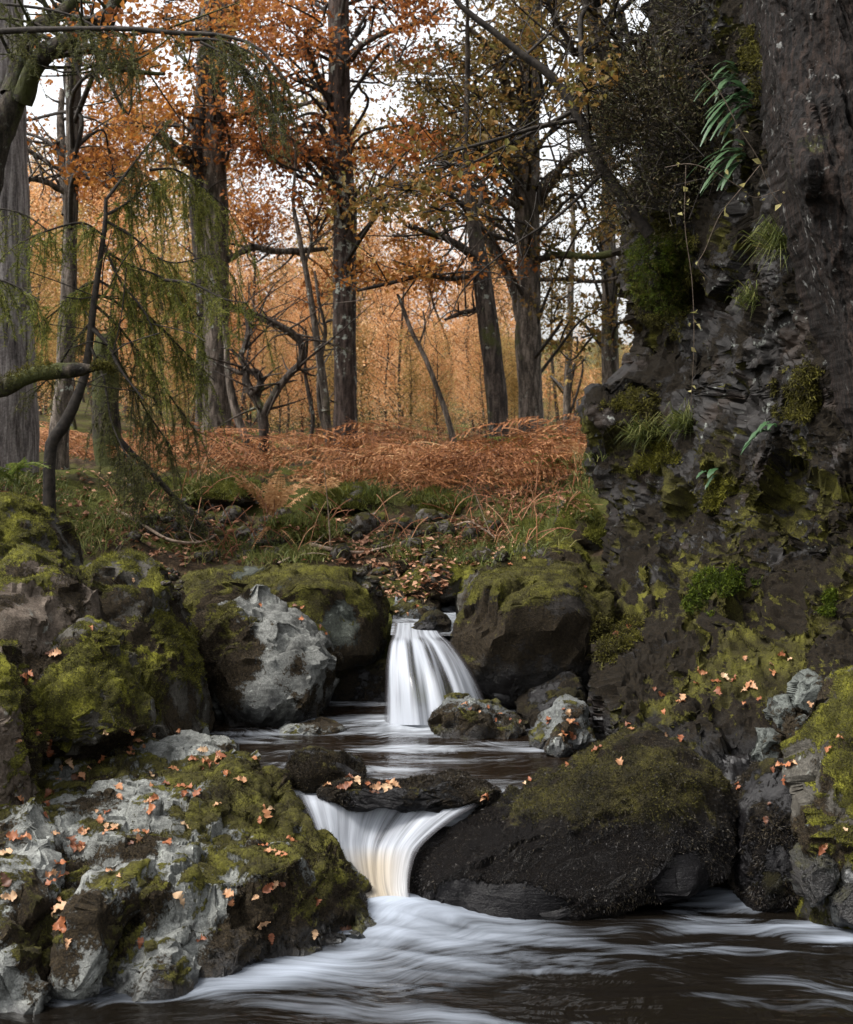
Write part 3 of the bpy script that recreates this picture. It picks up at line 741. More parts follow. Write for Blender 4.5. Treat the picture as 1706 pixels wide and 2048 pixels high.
# --- leaf strewn outcrop in the left foreground: a height field over its foot print
def polygon_sd(poly, q):
    """signed distance, positive inside"""
    d = np.full(len(q), 1e9); ins = np.zeros(len(q), bool)
    for a, b in zip(poly, np.roll(poly, -1, 0)):
        e = b - a
        t = np.clip(((q - a) @ e) / (e @ e), 0, 1)
        d = np.minimum(d, np.linalg.norm(q - a - t[:, None] * e, axis=1))
        c = ((a[1] > q[:, 1]) != (b[1] > q[:, 1])) & (q[:, 0] < (b[0] - a[0]) * (q[:, 1] - a[1]) / (b[1] - a[1] + 1e-12) + a[0])
        ins ^= c
    return np.where(ins, d, -d)

foot = np.array([PZ(*a)[:2] for a in [(-150, 2010, 0), (0, 2002, 0), (150, 1990, 0), (350, 1970, 0), (500, 1946, 0), (620, 1918, 0), (700, 1888, 0), (744, 1868, 0),
                                      (752, 1838, .02), (756, 1762, .10), (738, 1700, .18), (694, 1620, .27), (632, 1560, .3), (580, 1520, .3), (526, 1476, .3), (440, 1462, .3)]]
                + [[-.9, 6.5], [-2.2, 6.2], [-2.2, 4.0]])
nx, ny = 300, 420
ox = np.linspace(-1.75, -.10, nx); oy = np.linspace(3.9, 6.5, ny)
qx, qy = np.meshgrid(ox, oy)
q2 = np.column_stack([qx.ravel(), qy.ravel()])
sd = polygon_sd(foot, q2)
sd = sd + 0.05 * fbm(np.column_stack([q2 * 3.5, np.zeros(len(q2))]), 4, 3)
plat = rbf_fit([(-1.6, 4.3), (-1.3, 4.5), (-1.0, 4.5), (-.6, 4.7), (-.35, 4.8), (-1.5, 5), (-1, 5), (-.6, 5.1), (-1.3, 5.6), (-.8, 5.7), (-1, 6.2), (-.7, 6.2)],
               [.24, .25, .27, .27, .22, .34, .37, .36, .40, .40, .40, .36])(q2)
zz = np.minimum(plat, 1.0 * sd * 1.9)
s = np.exp(-((plat - sd * 1.9) / 0.08) ** 2)
zz = zz - 0.02 * s
zz = np.where(sd < 0, sd * 3, zz)
VV = np.column_stack([q2, np.maximum(zz, -.35)])
OF = grid_faces(ny, nx)
VV = rough_rock(VV, OF, 1.0, 51, lump=.025, block=.05, bs=3.4, fine=.006, strata=1.1, dip=frame((-.25, -.35, .9)))
o = ob('outcrop', mesh('outcrop', VV, OF), M['rock_outcrop'])
GROW[o.name] = grow_attr(o.data, VV, OF, M['rock_outcrop'], [(650, 1760, 4.75, .22, -.1, .45), (560, 1600, 5.0, .2, .25, 0), (450, 1640, 4.9, .15, .2, .1), (420, 1560, 5.4, .3, .2, 0), (300, 1790, 4.6, .2, -.3, -.3), (520, 1900, 4.45, .2, -.2, .4), (130, 1720, 4.75, .2, -.3, -.3), (250, 1590, 5.0, .14, -.35, -.5), (350, 1530, 5.5, .16, -.3, -.5), (120, 1560, 5.2, .12, -.3, -.4), (540, 1760, 4.65, .09, -.5, -.8), (400, 1690, 4.75, .12, -.3, -.4), (300, 1860, 4.4, .14, -.3, -.4), (470, 1660, 4.8, .08, -.3, -.4)])
tag(o, 'broad grey rock outcrop strewn with orange leaves and moss in the left foreground', 'outcrop')
ROCKS.append((o, VV, OF)); BO['outcrop'] = o
for lab, out, Y, D, mt, sd_, in [
    ('pale squared block standing at the waterline of the left outcrop', [(112, 1800), (150, 1775), (215, 1765), (262, 1772), (240, 1840), (236, 1900), (205, 1990), (150, 1995), (122, 1900)], 4.24, .17, 'rock_pale', 61),
    ('flat topped pale block sitting over the squared block of the left outcrop', [(176, 1782), (215, 1738), (290, 1722), (314, 1758), (300, 1800), (260, 1822), (190, 1810)], 4.40, .17, 'rock_pale', 62),
    ('rounded pale boulder at the waterline of the left outcrop', [(232, 1990), (246, 1915), (310, 1875), (362, 1886), (400, 1935), (410, 1985), (320, 2000)], 4.24, .15, 'rock_pale', 63),
    ('slanting pale slab at the bottom left corner beside the squared block', [(-60, 1830), (20, 1812), (80, 1868), (128, 1950), (142, 2005), (60, 2030), (-60, 2030)], 4.18, .18, 'rock_pale', 64),
    ('grey block above the slanting slab at the left edge', [(-30, 1740), (20, 1698), (75, 1690), (112, 1755), (128, 1850), (60, 1860), (-30, 1820)], 4.36, .17, 'rock_pale', 65),
    ('mossy pointed block at the left edge behind the grey block', [(-60, 1650), (58, 1618), (95, 1660), (122, 1720), (100, 1760), (-60, 1740)], 4.56, .16, 'rock_outcrop', 66),
    ('narrow white veined block on the right flank of the left outcrop', [(512, 1740), (530, 1705), (572, 1700), (585, 1740), (575, 1820), (535, 1830), (518, 1790)], 4.62, .09, 'rock_pale', 67),
]:
    boulder('block', lab, out, Y, D, M[mt], sub=5, seed=sd_, pe=.42, ye=.55, block=.09, bs=1.7, lump=.05, lean=.35, cat='block')
for lab, out, Y, sd_ in [
    ('leaning pale green block at the foot of the cliff slope by the dark water', [(1512, 1530), (1516, 1460), (1545, 1450), (1565, 1470), (1572, 1520), (1560, 1560), (1520, 1560)], 5.32, 71),
    ('tall pale angular block in the middle of the shattered rock on the right', [(1560, 1470), (1570, 1430), (1610, 1425), (1612, 1450), (1590, 1490), (1570, 1500)], 5.3, 72),
    ('pale wedge block beside the yellow mossy boulder on the right', [(1556, 1545), (1580, 1510), (1610, 1450), (1628, 1455), (1615, 1530), (1575, 1565)], 5.22, 73),
    ('pale shattered block uppermost of the broken rock on the right', [(1580, 1410), (1595, 1360), (1625, 1340), (1650, 1370), (1640, 1410), (1610, 1430)], 5.38, 74),
    ('small pale cube of rock left of the shattered rock on the right', [(1535, 1440), (1545, 1405), (1580, 1395), (1590, 1430), (1565, 1455)], 5.4, 75),
    ('grey angular block among leaves at the foot of the yellow mossy boulder', [(1590, 1720), (1605, 1710), (1660, 1705), (1670, 1750), (1640, 1800), (1595, 1790)], 4.72, 76),
    ('grey slanting block at the waterline of the right edge', [(1655, 1790), (1680, 1740), (1740, 1700), (1760, 1840), (1670, 1850)], 4.68, 77),
]:
    boulder('block', lab, out, Y, .1, M['rock_block'], sub=5, seed=sd_, pe=.26, ye=.35, block=.09, bs=1.3, lump=.02, lean=.2, tilt=.35, lim=.3, cat='block')

# --- cliff: relief over an irregular front, closed behind
def relief(name, rows, ctl, nv, nu, mat, label, cat, seed, back=1.2, ucut=None, both=False, patches=(), ledges=0.0, edge=.22, furrow=0.0, **kw):
    """rows: (py, px_left, px_right); ctl: (px, py, depth). The surface is a wall of varying depth with real return faces."""
    rows = np.asarray(rows, float)
    py = np.linspace(rows[0, 0], rows[-1, 0], nv)
    xl = np.interp(py, rows[:, 0], rows[:, 1]); xr = np.interp(py, rows[:, 0], rows[:, 2])
    u = np.linspace(0, 1, nu) if ucut is None else np.concatenate([np.linspace(0, ucut, nu - 60), np.linspace(ucut, 1, 61)[1:]])
    px = xl[:, None] * (1 - u) + xr[:, None] * u
    pyy = np.repeat(py[:, None], nu, 1)
    f = rbf_fit([(a, b) for a, b, c in ctl], [c for a, b, c in ctl])
    Y = f(np.column_stack([px.ravel(), pyy.ravel()])).reshape(nv, nu)
    ek = 1 / 14.0 * nu if ucut is None else 32.0
    Y = Y + edge * ((np.maximum(0, 1 - u * ek)) ** 2)[None]
    if both: Y = Y + 2.2 * edge * ((np.maximum(0, (u - .6) / .4)) ** 2)[None]
    W = P(px, pyy, Y)
    if ledges:                                        # tilted beds: each face leans out, its top falls back as a ledge
        q = W.reshape(-1, 3)
        sc = (q[:, 2] * .75 - q[:, 0] * .66 + .16 * fbm(q * 1.1, 3, seed + 40)) / .42 + .35 * gnoise(q * .8, seed + 41)
        ph = sc - np.floor(sc)
        amp = ledges * (.5 + .9 * np.clip(gnoise(q * 1.7, seed + 43) + .35, 0, 1))
        off = amp * (-ph + sstep(.68, 1, ph)) * np.repeat(sstep(0, .16 if ucut is None else .07, u)[None], nv, 0).ravel()
        vj = q[:, 0] * .9 + q[:, 2] * .36 + .1 * fbm(q * 2, 2, seed + 44)
        off -= .07 * np.abs(((vj / .31) % 1) - .5) * 2
        W[..., 1] += off.reshape(nv, nu)
    if furrow:
        q = W.reshape(-1, 3)
        ax_ = q[:, 0] + .27 * q[:, 2]
        w_ = .05 * fbm(q * np.array([3, 3, 1.2]), 3, seed + 45)
        rg = np.abs(gnoise(np.column_stack([(ax_ + w_) * 21, q[:, 2] * 1.6, q[:, 1] * 2]), seed + 46)) + .5 * np.abs(gnoise(np.column_stack([(ax_ + w_) * 48, q[:, 2] * 3.2, q[:, 1] * 2]), seed + 47))
        W[..., 1] += (furrow * (.35 - rg) * 1.6).reshape(nv, nu)
    ks = 8                                            # return face on the left, going back into the hill
    ret = np.stack([W[:, 0] + np.array([0.10 * t, back * t ** 1.3, 0]) for t in np.linspace(1, 0, ks + 1)[:-1]], 1)
    W = np.concatenate([ret, W], 1)
    V = W.reshape(-1, 3); Fq = grid_faces(nv, nu + ks)
    V = rough_rock(V, Fq, 1.0, seed, **kw)
    # closing faces behind
    G = V.reshape(nv, nu + ks, 3)
    o = ob(name, mesh(name, V, Fq), mat)
    GROW[o.name] = grow_attr(o.data, V, Fq, mat, patches)
    tag(o, label, cat)
    ROCKS.append((o, V, Fq))
    return o, G

CL_ROWS = [(-160, 1330, 2560), (0, 1325, 2560), (250, 1320, 2560), (400, 1272, 2560), (470, 1285, 2560), (620, 1300, 2560), (700, 1305, 2560), (775, 1256, 2560), (805, 1190, 2560),
           (850, 1186, 2560), (920, 1206, 2560), (1000, 1222, 2560), (1080, 1238, 2560), (1150, 1236, 2560), (1195, 1215, 2560), (1280, 1172, 2560), (1340, 1162, 2560), (1400, 1152, 2560),
           (1480, 1172, 2560), (1560, 1210, 2560), (1640, 1260, 2560)]
CL_CTL = [(1250, -100, 8.6), (1450, -100, 7.6), (1750, -100, 6.2), (1250, 200, 8.6), (1450, 200, 7.7), (1600, 200, 6.8), (1750, 200, 6.0), (1250, 420, 8.4), (1320, 540, 7.9), (1420, 450, 8.0), (1420, 620, 8.3), (1500, 420, 7.2), (1600, 500, 6.6), (1750, 500, 6.1),
          (1280, 720, 8.6), (1360, 720, 8.5), (1440, 690, 7.3), (1520, 690, 6.9), (1620, 720, 6.5), (1750, 720, 6.1), (1220, 830, 7.9), (1300, 830, 7.9), (1400, 830, 7.6), (1500, 850, 6.9), (1640, 860, 6.5),
          (1240, 960, 7.9), (1350, 960, 7.4), (1480, 980, 6.9), (1640, 1000, 6.4), (1260, 1080, 7.7), (1350, 1100, 7.3), (1480, 1120, 6.8), (1640, 1150, 6.4), (1750, 1100, 6.2),
          (1240, 1200, 7.2), (1350, 1200, 6.9), (1480, 1220, 6.6), (1640, 1240, 6.2), (1180, 1320, 6.6), (1280, 1320, 6.4), (1400, 1310, 6.25), (1520, 1310, 6.1), (1660, 1300, 5.9), (1180, 1460, 6.15), (1280, 1440, 5.95),
          (1400, 1420, 5.85), (1520, 1400, 5.75), (1640, 1420, 5.6), (1200, 1560, 5.8), (1350, 1560, 5.55), (1500, 1560, 5.5), (1650, 1560, 5.4), (1300, 1640, 5.5), (1600, 1640, 5.3), (2050, 0, 5.3), (2050, 700, 5.2), (2050, 1200, 5.1), (2050, 1640, 4.7), (2560, 0, 4.6), (2560, 700, 4.4), (2560, 1200, 4.2), (2560, 1640, 4.0)]
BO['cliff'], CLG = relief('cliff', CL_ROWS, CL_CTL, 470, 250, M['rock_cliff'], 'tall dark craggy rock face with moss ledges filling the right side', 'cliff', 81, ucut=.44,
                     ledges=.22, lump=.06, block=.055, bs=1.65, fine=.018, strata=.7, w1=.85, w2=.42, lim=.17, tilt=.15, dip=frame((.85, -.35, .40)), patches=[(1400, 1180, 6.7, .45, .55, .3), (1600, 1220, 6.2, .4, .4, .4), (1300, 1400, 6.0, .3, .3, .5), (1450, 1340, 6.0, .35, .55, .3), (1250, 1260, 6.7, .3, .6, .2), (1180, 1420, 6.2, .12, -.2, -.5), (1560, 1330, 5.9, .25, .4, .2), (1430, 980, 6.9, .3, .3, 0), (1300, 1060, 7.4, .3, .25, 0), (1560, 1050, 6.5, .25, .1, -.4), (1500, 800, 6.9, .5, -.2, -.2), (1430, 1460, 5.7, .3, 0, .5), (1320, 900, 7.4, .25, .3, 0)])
BT_ROWS = [(-160, 1504, 1800), (0, 1528, 1800), (120, 1550, 1800), (250, 1566, 1800), (350, 1587, 1810), (450, 1616, 1810), (550, 1647, 1820), (650, 1680, 1830), (750, 1709, 1840), (850, 1738, 1850), (950, 1758, 1860), (1050, 1778, 1870), (1150, 1795, 1890), (1300, 1820, 1925), (1450, 1845, 1960)]
BT_CTL = [(1510, -100, 5.8), (1650, -100, 5.35), (1780, -100, 5.25), (1535, 200, 5.7), (1650, 200, 5.3), (1780, 200, 5.2), (1580, 500, 5.55), (1680, 500, 5.2), (1790, 500, 5.1), (1650, 800, 5.5), (1740, 800, 5.2), (1830, 800, 5.15), (1705, 1050, 5.5), (1800, 1050, 5.25), (1850, 1450, 5.3), (1560, 420, 5.4), (1600, 330, 5.25)]
BO['buttress'], _ = relief('leaning_trunk', BT_ROWS, BT_CTL, 500, 150, M['bark_trunk'], 'huge dark brown leaning trunk in front of the cliff at the right edge', 'tree trunk', 82, back=.7, both=True, edge=.34, furrow=.075,
                        lump=.02, block=.0, fine=.008, strata=.2, dip=frame((.93, -.3, .22)))

_t = BO['buttress']
_root = empty('leaning_tree', tuple(P(1760, 1000, 5.4)), _t['label'], 'tree')
for _k in ('label', 'category'): del _t[_k]
_t.name = 'trunk'; _t.parent = _root; _t.matrix_parent_inverse = Matrix.Translation(-_root.location)

# ------------------------------------------------------------------ water
def foam_attr(me, vals, name='foam'):
    a = me.attributes.new(name, 'FLOAT', 'POINT')
    a.data.foreach_set('value', np.asarray(vals, np.float32))

wx = np.linspace(-2.4, 2.6, 460); wy = np.concatenate([np.linspace(1.5, 3.4, 60), np.linspace(3.41, 5.3, 330)])
X, Y = np.meshgrid(wx, wy); q = np.column_stack([X.ravel(), Y.ravel()])
B = PZ(785, 1835, 0)[:2]
dx, dy = q[:, 0] - B[0], q[:, 1] - B[1]
d = np.hypot(dx * 0.8, dy)
p3 = np.column_stack([q[:, 0] * 1.1, q[:, 1] * 4.5, np.zeros(len(q))])
p3[:, 1] += 0.9 * fbm(np.column_stack([q * 0.9, np.zeros(len(q))]), 2, 91) + 0.35 * q[:, 0]
sn = fbm(p3, 4, 92, 0.55)
foam = 0.62 * np.exp(-(d / 0.22) ** 2) + 0.32 * np.exp(-(d / 0.55) ** 2) * (1 + .8 * sn) + 0.24 * np.exp(-(d / 1.2) ** 2) * (1 + 1.6 * sn)
foam += 0.36 * np.clip(sn + 0.10, 0, 1) * sstep(0.0, 0.9, q[:, 0] + 0.4)
edge = polygon_sd(foot, q)
foam += 0.55 * np.exp(-((edge + 0.07) / 0.07) ** 2) * sstep(3.9, 4.2, q[:, 1]) * sstep(.15, -.5, q[:, 0])
for (a, b, w_, h_, s_) in [(1660, 1850, .16, .05, .9), (1560, 1812, .22, .04, .5), (1330, 1806, .25, .02, .3), (1400, 1822, .2, .025, .3), (1690, 1880, .14, .03, .7)]:
    c = PZ(a, b, 0)
    foam += s_ * np.exp(-((q[:, 0] - c[0]) / w_) ** 2 - ((q[:, 1] - c[1]) / h_) ** 2)
foam *= 1 - 0.75 * sstep(0.22, 0.5, q[:, 0]) * sstep(4.5, 4.7, q[:, 1]) * sstep(.9, .7, q[:, 0])
zw = 0.010 * sn * sstep(3.0, 4.4, q[:, 1]) + 0.05 * np.exp(-(d / 0.2) ** 2) + 0.006 * fbm(np.column_stack([q * np.array([3, 7]), np.zeros(len(q))]), 3, 95)
me = mesh('lower_pool', np.column_stack([q, zw]), grid_faces(len(wy), len(wx)))
foam_attr(me, foam)
ob('water', me, M['water_low'], kind='structure')

ux = np.linspace(-1.2, 1.5, 300); uy = np.linspace(4.98, 7.3, 320)
X, Y = np.meshgrid(ux, uy); q = np.column_stack([X.ravel(), Y.ravel()])
B2 = PZ(860, 1446, .3)[:2]
dx, dy = q[:, 0] - B2[0], q[:, 1] - B2[1]
d = np.hypot(dx * 0.75, dy)
p3 = np.column_stack([q[:, 0] * 1.6, q[:, 1] * 7, np.zeros(len(q))])
sn = fbm(p3, 4, 96, 0.55)
foam = 1.1 * np.exp(-(d / 0.16) ** 2) + 0.45 * np.exp(-(d / 0.42) ** 2) * (1 + sn) + 0.5 * np.clip(sn + .16, 0, 1) * sstep(.55, .15, q[:, 0]) + .25 * np.exp(-((q[:, 0] + .12) / .22) ** 2 - ((q[:, 1] - 5.75) / .35) ** 2) * (1 + sn)  # besides foam, the broad streaks and middle patch paint in white sky reflection
foam += 0.8 * np.exp(-((q[:, 1] - 5.08) / 0.14) ** 2) * (q[:, 0] < .45) * (q[:, 0] > -.9)
c = PZ(560, 1466, .3); foam += 0.7 * np.exp(-((q[:, 0] - c[0]) / .3) ** 2 - ((q[:, 1] - c[1]) / .05) ** 2)
c = PZ(1080, 1500, .3); foam += 0.7 * np.exp(-((q[:, 0] - c[0]) / .14) ** 2 - ((q[:, 1] - c[1]) / .04) ** 2)
me = mesh('upper_pool', np.column_stack([q, .3 + 0.004 * sn - .30 * sstep(5.25, 5.07, q[:, 1]) ** 1.2]), grid_faces(320, 300))
foam_attr(me, foam)
ob('water', me, M['water_up'], kind='structure')

sx = np.linspace(-.17, .15, 60); sy = np.linspace(6.85, 8.0, 90)
X, Y = np.meshgrid(sx, sy); q = np.column_stack([X.ravel(), Y.ravel()])
sn = fbm(np.column_stack([q * np.array([6, 9]), np.zeros(len(q))]), 3, 97)
me = mesh('stream', np.column_stack([q, .632 + .05 * (q[:, 1] - 6.85) + .012 * sn]), grid_faces(90, 60))
foam_attr(me, .55 + .6 * sn)
ob('water', me, M['water_up'], kind='structure')

def sheet(name, rows, n, nu, bulge, label, seed, tint=None, foamf=None, ridges=.005, ppow=1.0):
    """rows: (py, px_left, px_right, depth); the sheet follows the rows, with ridged strands down its length"""
    R = smooth_path(rows, n)
    u = np.linspace(0, 1, nu)
    t = np.linspace(0, 1, n)
    px = R[:, 1:2] * (1 - u) + R[:, 2:3] * u
    uu = np.repeat(u[None], n, 0); tt = np.repeat(t[:, None], nu, 1)
    rid = gnoise(np.column_stack([uu.ravel() * 16, tt.ravel() * 1.2, np.zeros(n * nu)]), seed).reshape(n, nu)
    Yd = R[:, 3:4] - bulge(uu, tt) - ridges * rid * sstep(0, .3, tt)
    V = P(px, np.repeat(R[:, 0:1], nu, 1), Yd).reshape(-1, 3)
    me = mesh(name, V, grid_faces(n, nu))
    uvl = me.uv_layers.new(name='UVMap')
    li = np.zeros(len(me.loops), np.int32); me.loops.foreach_get('vertex_index', li)
    uv = np.column_stack([uu.ravel(), tt.ravel()])[li]
    uvl.data.foreach_set('uv', uv.astype(np.float32).ravel())
    foam_attr(me, foamf(uu, tt, rid).ravel())
    foam_attr(me, (tint(uu, tt) if tint else np.zeros((n, nu))).ravel(), 'tint')
    o = ob(name, me, M['fall'])
    return tag(o, label, 'waterfall')

edge = lambda u, a=.06: sstep(0, a, u) * sstep(0, a, 1 - u)
def upper_foam(u, t, r):
    q = np.column_stack([(u + .10 * t * u).ravel() * 6.5, t.ravel() * .9, np.zeros(u.size)])
    lo = fbm(q, 2, 131).reshape(u.shape)
    gap = .42 * np.exp(-((u - .27 - .05 * t) / .05) ** 2) * sstep(.35, .5, t) * (1 - sstep(.7, .95, t)) + .3 * np.exp(-((u - .58) / .04) ** 2) * sstep(.45, .6, t)
    lip = .35 * np.exp(-((t - .40) / .05) ** 2) * (gnoise(np.column_stack([u.ravel() * 7, t.ravel() * 3, np.ones(u.size)]), 132).reshape(u.shape) + .35)
    f = .80 + .75 * lo * sstep(.3, .55, t) + .2 * r - gap - lip + .25 * sstep(.85, 1, t)
    return f * (.12 + .88 * edge(u, .10)) * np.where(t < .3, 1, 1)
sheet('waterfall', [(1246, 790, 872, 7.15), (1258, 788, 876, 6.95), (1272, 784, 886, 6.78), (1290, 778, 906, 6.69), (1330, 772, 936, 6.61), (1380, 770, 962, 6.55), (1450, 768, 990, 6.49)], 120, 140,
      lambda u, t: (.15 * np.sin(np.pi * u ** .8) ** .8 + .05 * gnoise(np.column_stack([u.ravel() * 5, t.ravel() * 1.0, np.zeros(u.size)]), 133).reshape(u.shape)) * sstep(0.15, 1, t), 'silky white upper waterfall fanning out between the flat block and the dark boulder', 101,
      foamf=upper_foam)
sheet('waterfall', [(1590, 584, 990, 5.22), (1604, 592, 965, 5.12), (1640, 612, 905, 5.05), (1680, 630, 855, 4.98), (1710, 645, 832, 4.93), (1760, 668, 820, 4.85), (1800, 688, 822, 4.80), (1850, 705, 838, 4.74)], 130, 130,
      lambda u, t: -.10 * np.sin(np.pi * np.clip(u * 1.0, 0, 1)) ** 2 * np.sin(np.pi * np.clip(t * 1.1, 0, 1)), 'silky white lower waterfall pouring through a narrow notch into the front pool', 102,
      tint=lambda u, t: .75 * sstep(.45, .65, t) * (1 - sstep(.82, .97, t)) * np.exp(-((u - .55) / .33) ** 2),
      foamf=lambda u, t, r: (.85 + .35 * r * (1 - .5 * t) - .28 * np.exp(-((u - .62) / .12) ** 2 - ((t - .36) / .14) ** 2) + .25 * sstep(.8, 1, t)) * (.15 + .85 * edge(u, .09)))

# ------------------------------------------------------------------ casting helper: where a view ray or a plumb line meets the rocks and the ground
from mathutils.bvhtree import BVHTree
def bvh_of(objs):
    Vs, Fs, ids, n = [], [], [], 0
    for nm, V, T in objs:
        if T.shape[1] == 4:
            T = np.concatenate([T[:, [0, 1, 2]], T[:, [0, 2, 3]]])
        Vs.append(V); Fs.append(T + n); ids.append(np.full(len(T), len(ids))); n += len(V)
    V = np.concatenate(Vs); T = np.concatenate(Fs)
    return BVHTree.FromPolygons(V.tolist(), T.tolist(), all_triangles=True), np.concatenate(ids), [o[0] for o in objs]
_gm = (None, gv, grid_faces(len(ys), len(xs)))
BVH, BID, BNM = bvh_of(ROCKS + [_gm])
def look(px, py):
    d = Vector(((px - CX) / F, 1.0, -(py - H0) / F)).normalized()
    p, nrm, i, dist = BVH.ray_cast(Vector((0, 0, CZ)), d)
    if p is None: return None
    if nrm.dot(d) > 0: nrm = -nrm
    return np.array(p), np.array(nrm), BNM[BID[i]]

# ------------------------------------------------------------------ moss, as tufts of tiny leaves on the rocks
def scatter(V, T, val, count, seed):
    """area weighted random points with normals where the growth value is positive, on the side one can see"""
    if T.shape[1] == 4:
        T = np.concatenate([T[:, [0, 1, 2]], T[:, [0, 2, 3]]])
    a, b, c = V[T[:, 0]], V[T[:, 1]], V[T[:, 2]]
    fn = np.cross(b - a, c - a); ar = np.linalg.norm(fn, axis=1)
    nn = fn / np.maximum(ar[:, None], 1e-12)
    cen = (a + b + c) / 3
    w = ar * sstep(-.03, .10, val[T].mean(1))
    w *= ((nn * (np.array([0, 0, CZ]) - cen)).sum(1) > -0.15 * np.linalg.norm(cen, axis=1))
    w *= cen[:, 2] > 0.02
    if w.sum() <= 0: return np.zeros((0, 3)), np.zeros((0, 3))
    r = np.random.default_rng(seed)
    i = r.choice(len(T), count, p=w / w.sum())
    u = r.random((count, 2)); m = u.sum(1) > 1; u[m] = 1 - u[m]
    p = a[i] + u[:, :1] * (b[i] - a[i]) + u[:, 1:] * (c[i] - a[i])
    return p, nn[i]

def hash_seed(t): return sum((i + 1) * ord(c) for i, c in enumerate(t)) % 9973
RD = {o.name: (o, V, T) for o, V, T in ROCKS}
def moss(o, count, mat, seed=1, length=0.010, width=0.003, grav=0.0, name='moss'):
    _, V, T = RD[o.name]
    am, ab = GROW[o.name]
    val = ab - 0.6 * np.maximum(am, 0) if mat in ('moss_brown', 'moss_wet') else am
    p, n = scatter(V, T, val, count, seed)
    if not len(p): return
    r = np.random.default_rng(seed + 1)
    d = n * 0.8 + r.normal(size=p.shape) * 0.55 + np.array([0, 0, 0.35 - grav * 1.6])
    mb = MB()
    blades(p - n * 0.002 - np.array(o.location), d, length * r.uniform(0.5, 1.5, len(p)), width, mb, r)
    ob(name, mb.build(name, False), M[mat], o, kind='stuff')

for key, n, mt, kw in [('topleft', 14000, 'moss_green', {}), ('tall', 16000, 'moss_green', {}), ('tall', 8000, 'moss_brown', {}), ('brown', 8000, 'moss_green', {}), ('brown', 9000, 'moss_brown', {}),
                       ('low', 7000, 'moss_green', {}), ('low', 5000, 'moss_brown', dict(grav=.4)), ('farleft', 10000, 'moss_brown', dict(length=.014, grav=.6)), ('farleft', 4000, 'moss_green', {}),
                       ('slab', 10000, 'moss_olive', {}), ('slab', 9000, 'moss_brown', dict(grav=.3)), ('pale', 12000, 'moss_brown', dict(length=.012, grav=.3)), ('pale', 3000, 'moss_olive', {}),
                       ('fallright', 11000, 'moss_olive', {}), ('fallright', 8000, 'moss_brown', dict(grav=.3)), ('ridge', 9000, 'moss_green', {}), ('mound', 5000, 'moss_green', {}), ('brownmound', 4000, 'moss_brown', {}),
                       ('dome', 30000, 'moss_wet', dict(length=.010, width=.003, grav=.9)), ('dome', 26000, 'moss_deep', dict(length=.010, grav=.5)), ('small', 9000, 'moss_brown', {}), ('ledge', 7000, 'moss_wet', {}),
                       ('poolrock', 6000, 'moss_brown', {}), ('wet', 9000, 'moss_wet', dict(length=.014, grav=.6)), ('rightmoss', 14000, 'moss_green', {}), ('rightmoss', 7000, 'moss_brown', {}),
                       ('outcrop', 26000, 'moss_olive', {}), ('outcrop', 46000, 'moss_brown', dict(length=.011)), ('cliff', 40000, 'moss_olive', dict(length=.018, width=.005))]:
    moss(BO[key], n, mt, seed=hash_seed(key + mt), **kw)

# ------------------------------------------------------------------ fallen oak leaves
def oak_leaf(seed, L=0.075, curl=0.25):
    r = np.random.default_rng(seed)
    t = np.linspace(0, 1, 12)
    prof = np.array([.02, .05, .14, .09, .22, .13, .31, .19, .34, .22, .2, .03]) * r.uniform(.85, 1.15, 12)
    c1, c2 = r.uniform(-curl, curl) * 1.5, r.uniform(.1, 1) * curl * 2
    x = (t - .5) * L
    z0 = L * (c1 * (t - .5) ** 2 * 2.5 + .08 * np.sin(t * 5 + seed))
    rows = []
    for s in (-1, 0, 1):
        y = s * prof * L
        z = z0 + abs(s) * (c2 * prof * L * 0.9) + .004 * abs(s) * np.sin(t * 14 + seed + s)
        rows.append(np.column_stack([x, y, z + .002]))
    V = np.stack(rows, 1).reshape(-1, 3)
    me = mesh('oak_leaf', V, grid_faces(12, 3), True)
    me.materials.append(M['fallen'])
    return me
LEAVES = [oak_leaf(s, .048, .28 if s < 5 else .5) for s in range(9)]
def put_leaf(px, py, group, label, size=1.0, tilt=.2, only=None):
    h = look(px, py)
    if h is None: return None
    p, n, nm = h
    if only is not None and (nm is None or nm.name not in only): return None
    o = bpy.data.objects.new('oak_leaf', random.choice(LEAVES)); COL.objects.link(o)
    n = unit(n + np.array([random.gauss(0, tilt), random.gauss(0, tilt), .35 + random.gauss(0, tilt * .5)]))
    qt = Vector(n).to_track_quat('Z', 'X')
    o.rotation_euler = (qt.to_matrix().to_4x4() @ Matrix.Rotation(random.uniform(0, 6.28), 4, 'Z')).to_euler()
    o.location = p + n * 0.006
    k = size * random.uniform(.6, 1.2)
    o.scale = (k, k, k)
    return tag(o, label, 'leaf', group)

